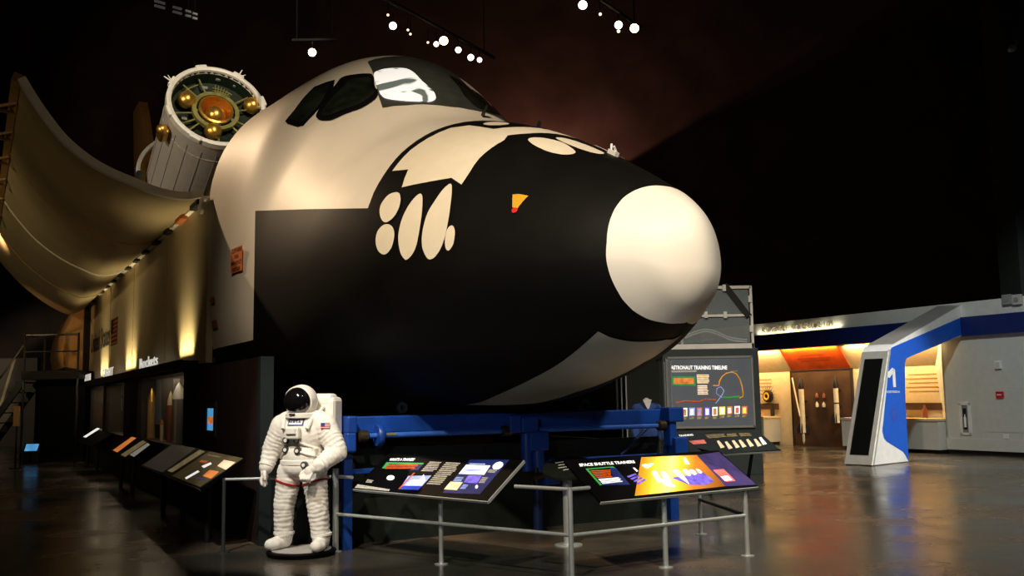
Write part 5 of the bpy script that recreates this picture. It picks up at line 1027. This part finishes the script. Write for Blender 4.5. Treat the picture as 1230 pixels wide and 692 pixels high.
# trusses and spotlights
for a, b_, lb in (((-3.1, 22.4, 11.35), (-.4, 26.9, 11.35), 'dark lighting bar above the cockpit carrying most of the spotlights'), ((1.6, 21.9, 11.35), (3.5, 24.8, 11.35), 'dark lighting bar at the top right of centre with few spotlights'), ((-5.8, 25.3, 11.35), (-4.6, 25.3, 11.35), 'short dark lighting bar above the open bay')):
    a, b_ = V(a), V(b_); t = thing('lighting_bar', lb, 'lighting bar', tuple((a + b_) / 2)); MB().cyl(a, b_, .05, n=10).build('pipe', M['black'], t)
    for k in (.1, .9): q = a.lerp(b_, k); MB().cyl(q, V((q.x, q.y, 27.9)), .02, n=6).build('hanger', M['black'], t)
LAMPS = [(375, 63, .17, 'lamp', 'brightest amber spotlight above the open bay door'), (472, 31, .15, 'lampw', 'leftmost large spotlight of the row above the cockpit'), (490, 36, .05, 'lampd', 'tiny dim spotlight right of the leftmost large one'), (493, 41, .05, 'lampd', 'tiny dim spotlight just below another tiny one'),
         (533, 49, .18, 'lamp', 'bright amber spotlight in the middle of the row above the cockpit'), (524, 53, .11, 'lampw', 'small spotlight touching the bright amber one'), (550.5, 60, .13, 'lampw', 'pinkish spotlight just right of the bright amber one'), (565.5, 69, .14, 'lampw', 'second spotlight from the right end of the row above the cockpit'), (576, 72, .11, 'lampw', 'spotlight at the right end of the row above the cockpit'),
         (700, 6, .17, 'lampw', 'large spotlight at the top edge right of centre'), (721, 17, .06, 'lampd', 'tiny dim spotlight below the one at the top edge'), (743, 30, .16, 'lampw', 'oval white spotlight left of the rightmost amber one'), (743, 37.5, .07, 'lampd', 'tiny spotlight directly under the oval white one'), (762, 34, .18, 'lamp', 'rightmost amber spotlight near the top of the hall'), (466, 18, .05, 'lampd', 'tiny dim spotlight at the upper end of the cockpit row'), (514, 51, .05, 'lampd', 'tiny dim spotlight left of the bright amber middle one')]
for px, py, r, m, lb in LAMPS:
    q = g(px, py, z=11.0); t = thing('spotlight', lb, 'spotlight', tuple(q), 0, 'ceiling spotlights'); d = (V((0, 4, 1.5)) - q).normalized()
    r *= .62
    MB().lathe(q, -d, [(-.03, r * 1.08), (.0, r * 1.1), (.35 * r / .15, r * .8), (.45 * r / .15, r * .3), (.45 * r / .15, 0)], 20).build('housing', M['black'], t)
    MB().lathe(q, d, [(0, r), (.012, r * .7), (.016, 0)], 20).build('lens', G[m], t)
    MB().cyl(q - d * .2 * r / .15, V((q.x, q.y, 11.33)), .015, n=6).build('yoke', M['black'], t)

# ================================================================== light
def spot(name, loc, tgt, energy, angle, color=(1, 1, 1), blend=.3, size=.15):
    ld = bpy.data.lights.new(name, 'SPOT'); ld.energy = energy; ld.spot_size = math.radians(angle); ld.spot_blend = blend; ld.color = color; ld.shadow_soft_size = size
    o = bpy.data.objects.new(name, ld); C.objects.link(o); o.location = loc; o.rotation_euler = (V(tgt) - V(loc)).to_track_quat('-Z', 'Y').to_euler(); return o
def area(name, loc, tgt, energy, sx, sy, color=(1, 1, 1), spread=180):
    ld = bpy.data.lights.new(name, 'AREA'); ld.shape = 'RECTANGLE'; ld.size = sx; ld.size_y = sy; ld.energy = energy; ld.color = color; ld.spread = math.radians(spread)
    o = bpy.data.objects.new(name, ld); C.objects.link(o); o.location = loc; o.rotation_euler = (V(tgt) - V(loc)).to_track_quat('-Z', 'Y').to_euler(); return o
WARM = (1, .80, .56); WARM2 = (1, .70, .42)
exec_lights = True
spot('key_spot', (-3.5, -1.0, 12.5), SH(2.8, .3, 4.4), 8600, 38, WARM, .7, .25)
spot('nose_spot', (4.0, 0.5, 12.0), SH(.6, 0, 3.0), 2600, 30, (1, .90, .74), .6, .2)
spot('cabin_spot', SH(20, 9, 14.0), SH(7.7, 2.3, 4.3), 6500, 17, WARM2, .7, .2)
spot('suit_spot', (-4.6, 4.5, 10.0), (SB.x, SB.y, 1.0), 3500, 17, (1, .95, .87), .5, .12)
spot('panel_spot', (2.0, 3.0, 9.5), (1.2, 10.0, .6), 700, 30, (1, .85, .65), .6, .15)
spot('cradle_fill', (-1.6, 2.5, 3.3), (.8, 12.5, 1.0), 330, 34, (.85, .92, 1), .6, .2)  # unseen low fill added to reach the frame under the nose
spot('floor_spot', (7.5, 9.0, 12.5), (7.0, 13.5, 0), 5600, 75, (1, .88, .70), .8, .5)
spot('gallery_spot', (8.0, 14.0, 11.0), RW(-2.5, 0, 2.0), 2600, 45, (.95, 1, .95), .6, .4)
spot('portal_spot', (13.5, 11.0, 10.0), (8.9, 23, 1.6), 8500, 22, (1, .97, .92), .6, .2)
spot('sign_spot', (3.0, 12.0, 10.0), (4.4, 20.9, 1.6), 600, 26, (.9, 1, 1), .6, .2)
spot('stage_spot', (2.0, 12.0, 17.0), tuple(A), 9000, 14, (1, .85, .62), .5, .2)
spot('bay_spot', (-20.0, 10.0, 9.0), SH(21, 3, 8.5), 1800, 60, (1, .75, .40), .8, .4)
spot('stage_fill', (-15, 9.0, 11.5), tuple(A - ax * 2.2 + STB * .3), 3600, 22, (1, .86, .70), .5, .2)  # unseen fill added to brighten the stage body
spot('door_fill', (-15.5, 5.0, 2.6), SH(14, 4.6, 5.2), 420, 48, (1, .72, .36), .8, .3)  # unseen low fill added to warm the door underside
spot('aft_spot', SH(22.5, 8.5, 2.6), SH(27.4, 3.2, 4.4), 330, 30, (1, .55, .22), .6, .2)
spot('tail_spot', SH(22, 6.0, 6.0), SH(34, 0, 11.0), 900, 40, (1, .60, .32), .7, .2)
spot('left_wall_spot', (-22, 34, 10), (-24, 42, 1.5), 380, 70, (1, .85, .65), .7, .3)
# alcove lamps under the blue fascia
for t0, t1, e in ((5.6, 9.2, 110), (3.1, 5.4, 70), (-.5, 2.8, 110)):
    area('alcove_lamp', RW((t0 + t1) / 2, .05, 3.10), RW((t0 + t1) / 2, -.36, 1.2), e, t1 - t0, .08, (1, .62, .26))
area('lettering_lamp', RW(4.65, .10, 3.655), RW(4.65, .05, 4.5), 22, 3.6, .05, (1, .88, .60))
# wall washes high on the back wall
spot('wall_beam', (1.9, 46.2, 10.9), (-.8, 46.4, 20.5), 1500, 152, (1, .40, .26), .06, .05)  # unseen spot placed so its cone edge cuts the glow off diagonally
spot('wall_streak', (1.9, 46.9, 11.1), (19.5, 47.7, 21.1), 1500, 7, (1, .32, .14), .9, .05)  # unseen narrow spot added to draw the bright streak along that edge
spot('wall_wash', (4.5, 44.0, 20), (4.5, 48, 15.5), 90, 40, (1, .5, .36), .9, .3); spot('wall_wash', (-.2, 43.0, 19), (.2, 48, 15.5), 90, 40, (1, .36, .2), .9, .3)
w = bpy.data.worlds.new('world'); bpy.context.scene.world = w; w.use_nodes = True; w.node_tree.nodes['Background'].inputs['Color'].default_value = (.6, .7, .8, 1); w.node_tree.nodes['Background'].inputs['Strength'].default_value = .004
sc = bpy.context.scene; sc.view_settings.view_transform = 'Standard'; sc.view_settings.look = 'None'; sc.view_settings.exposure = 0; sc.view_settings.gamma = 1
sc.cycles.use_denoising = True; sc.cycles.sample_clamp_indirect = 4
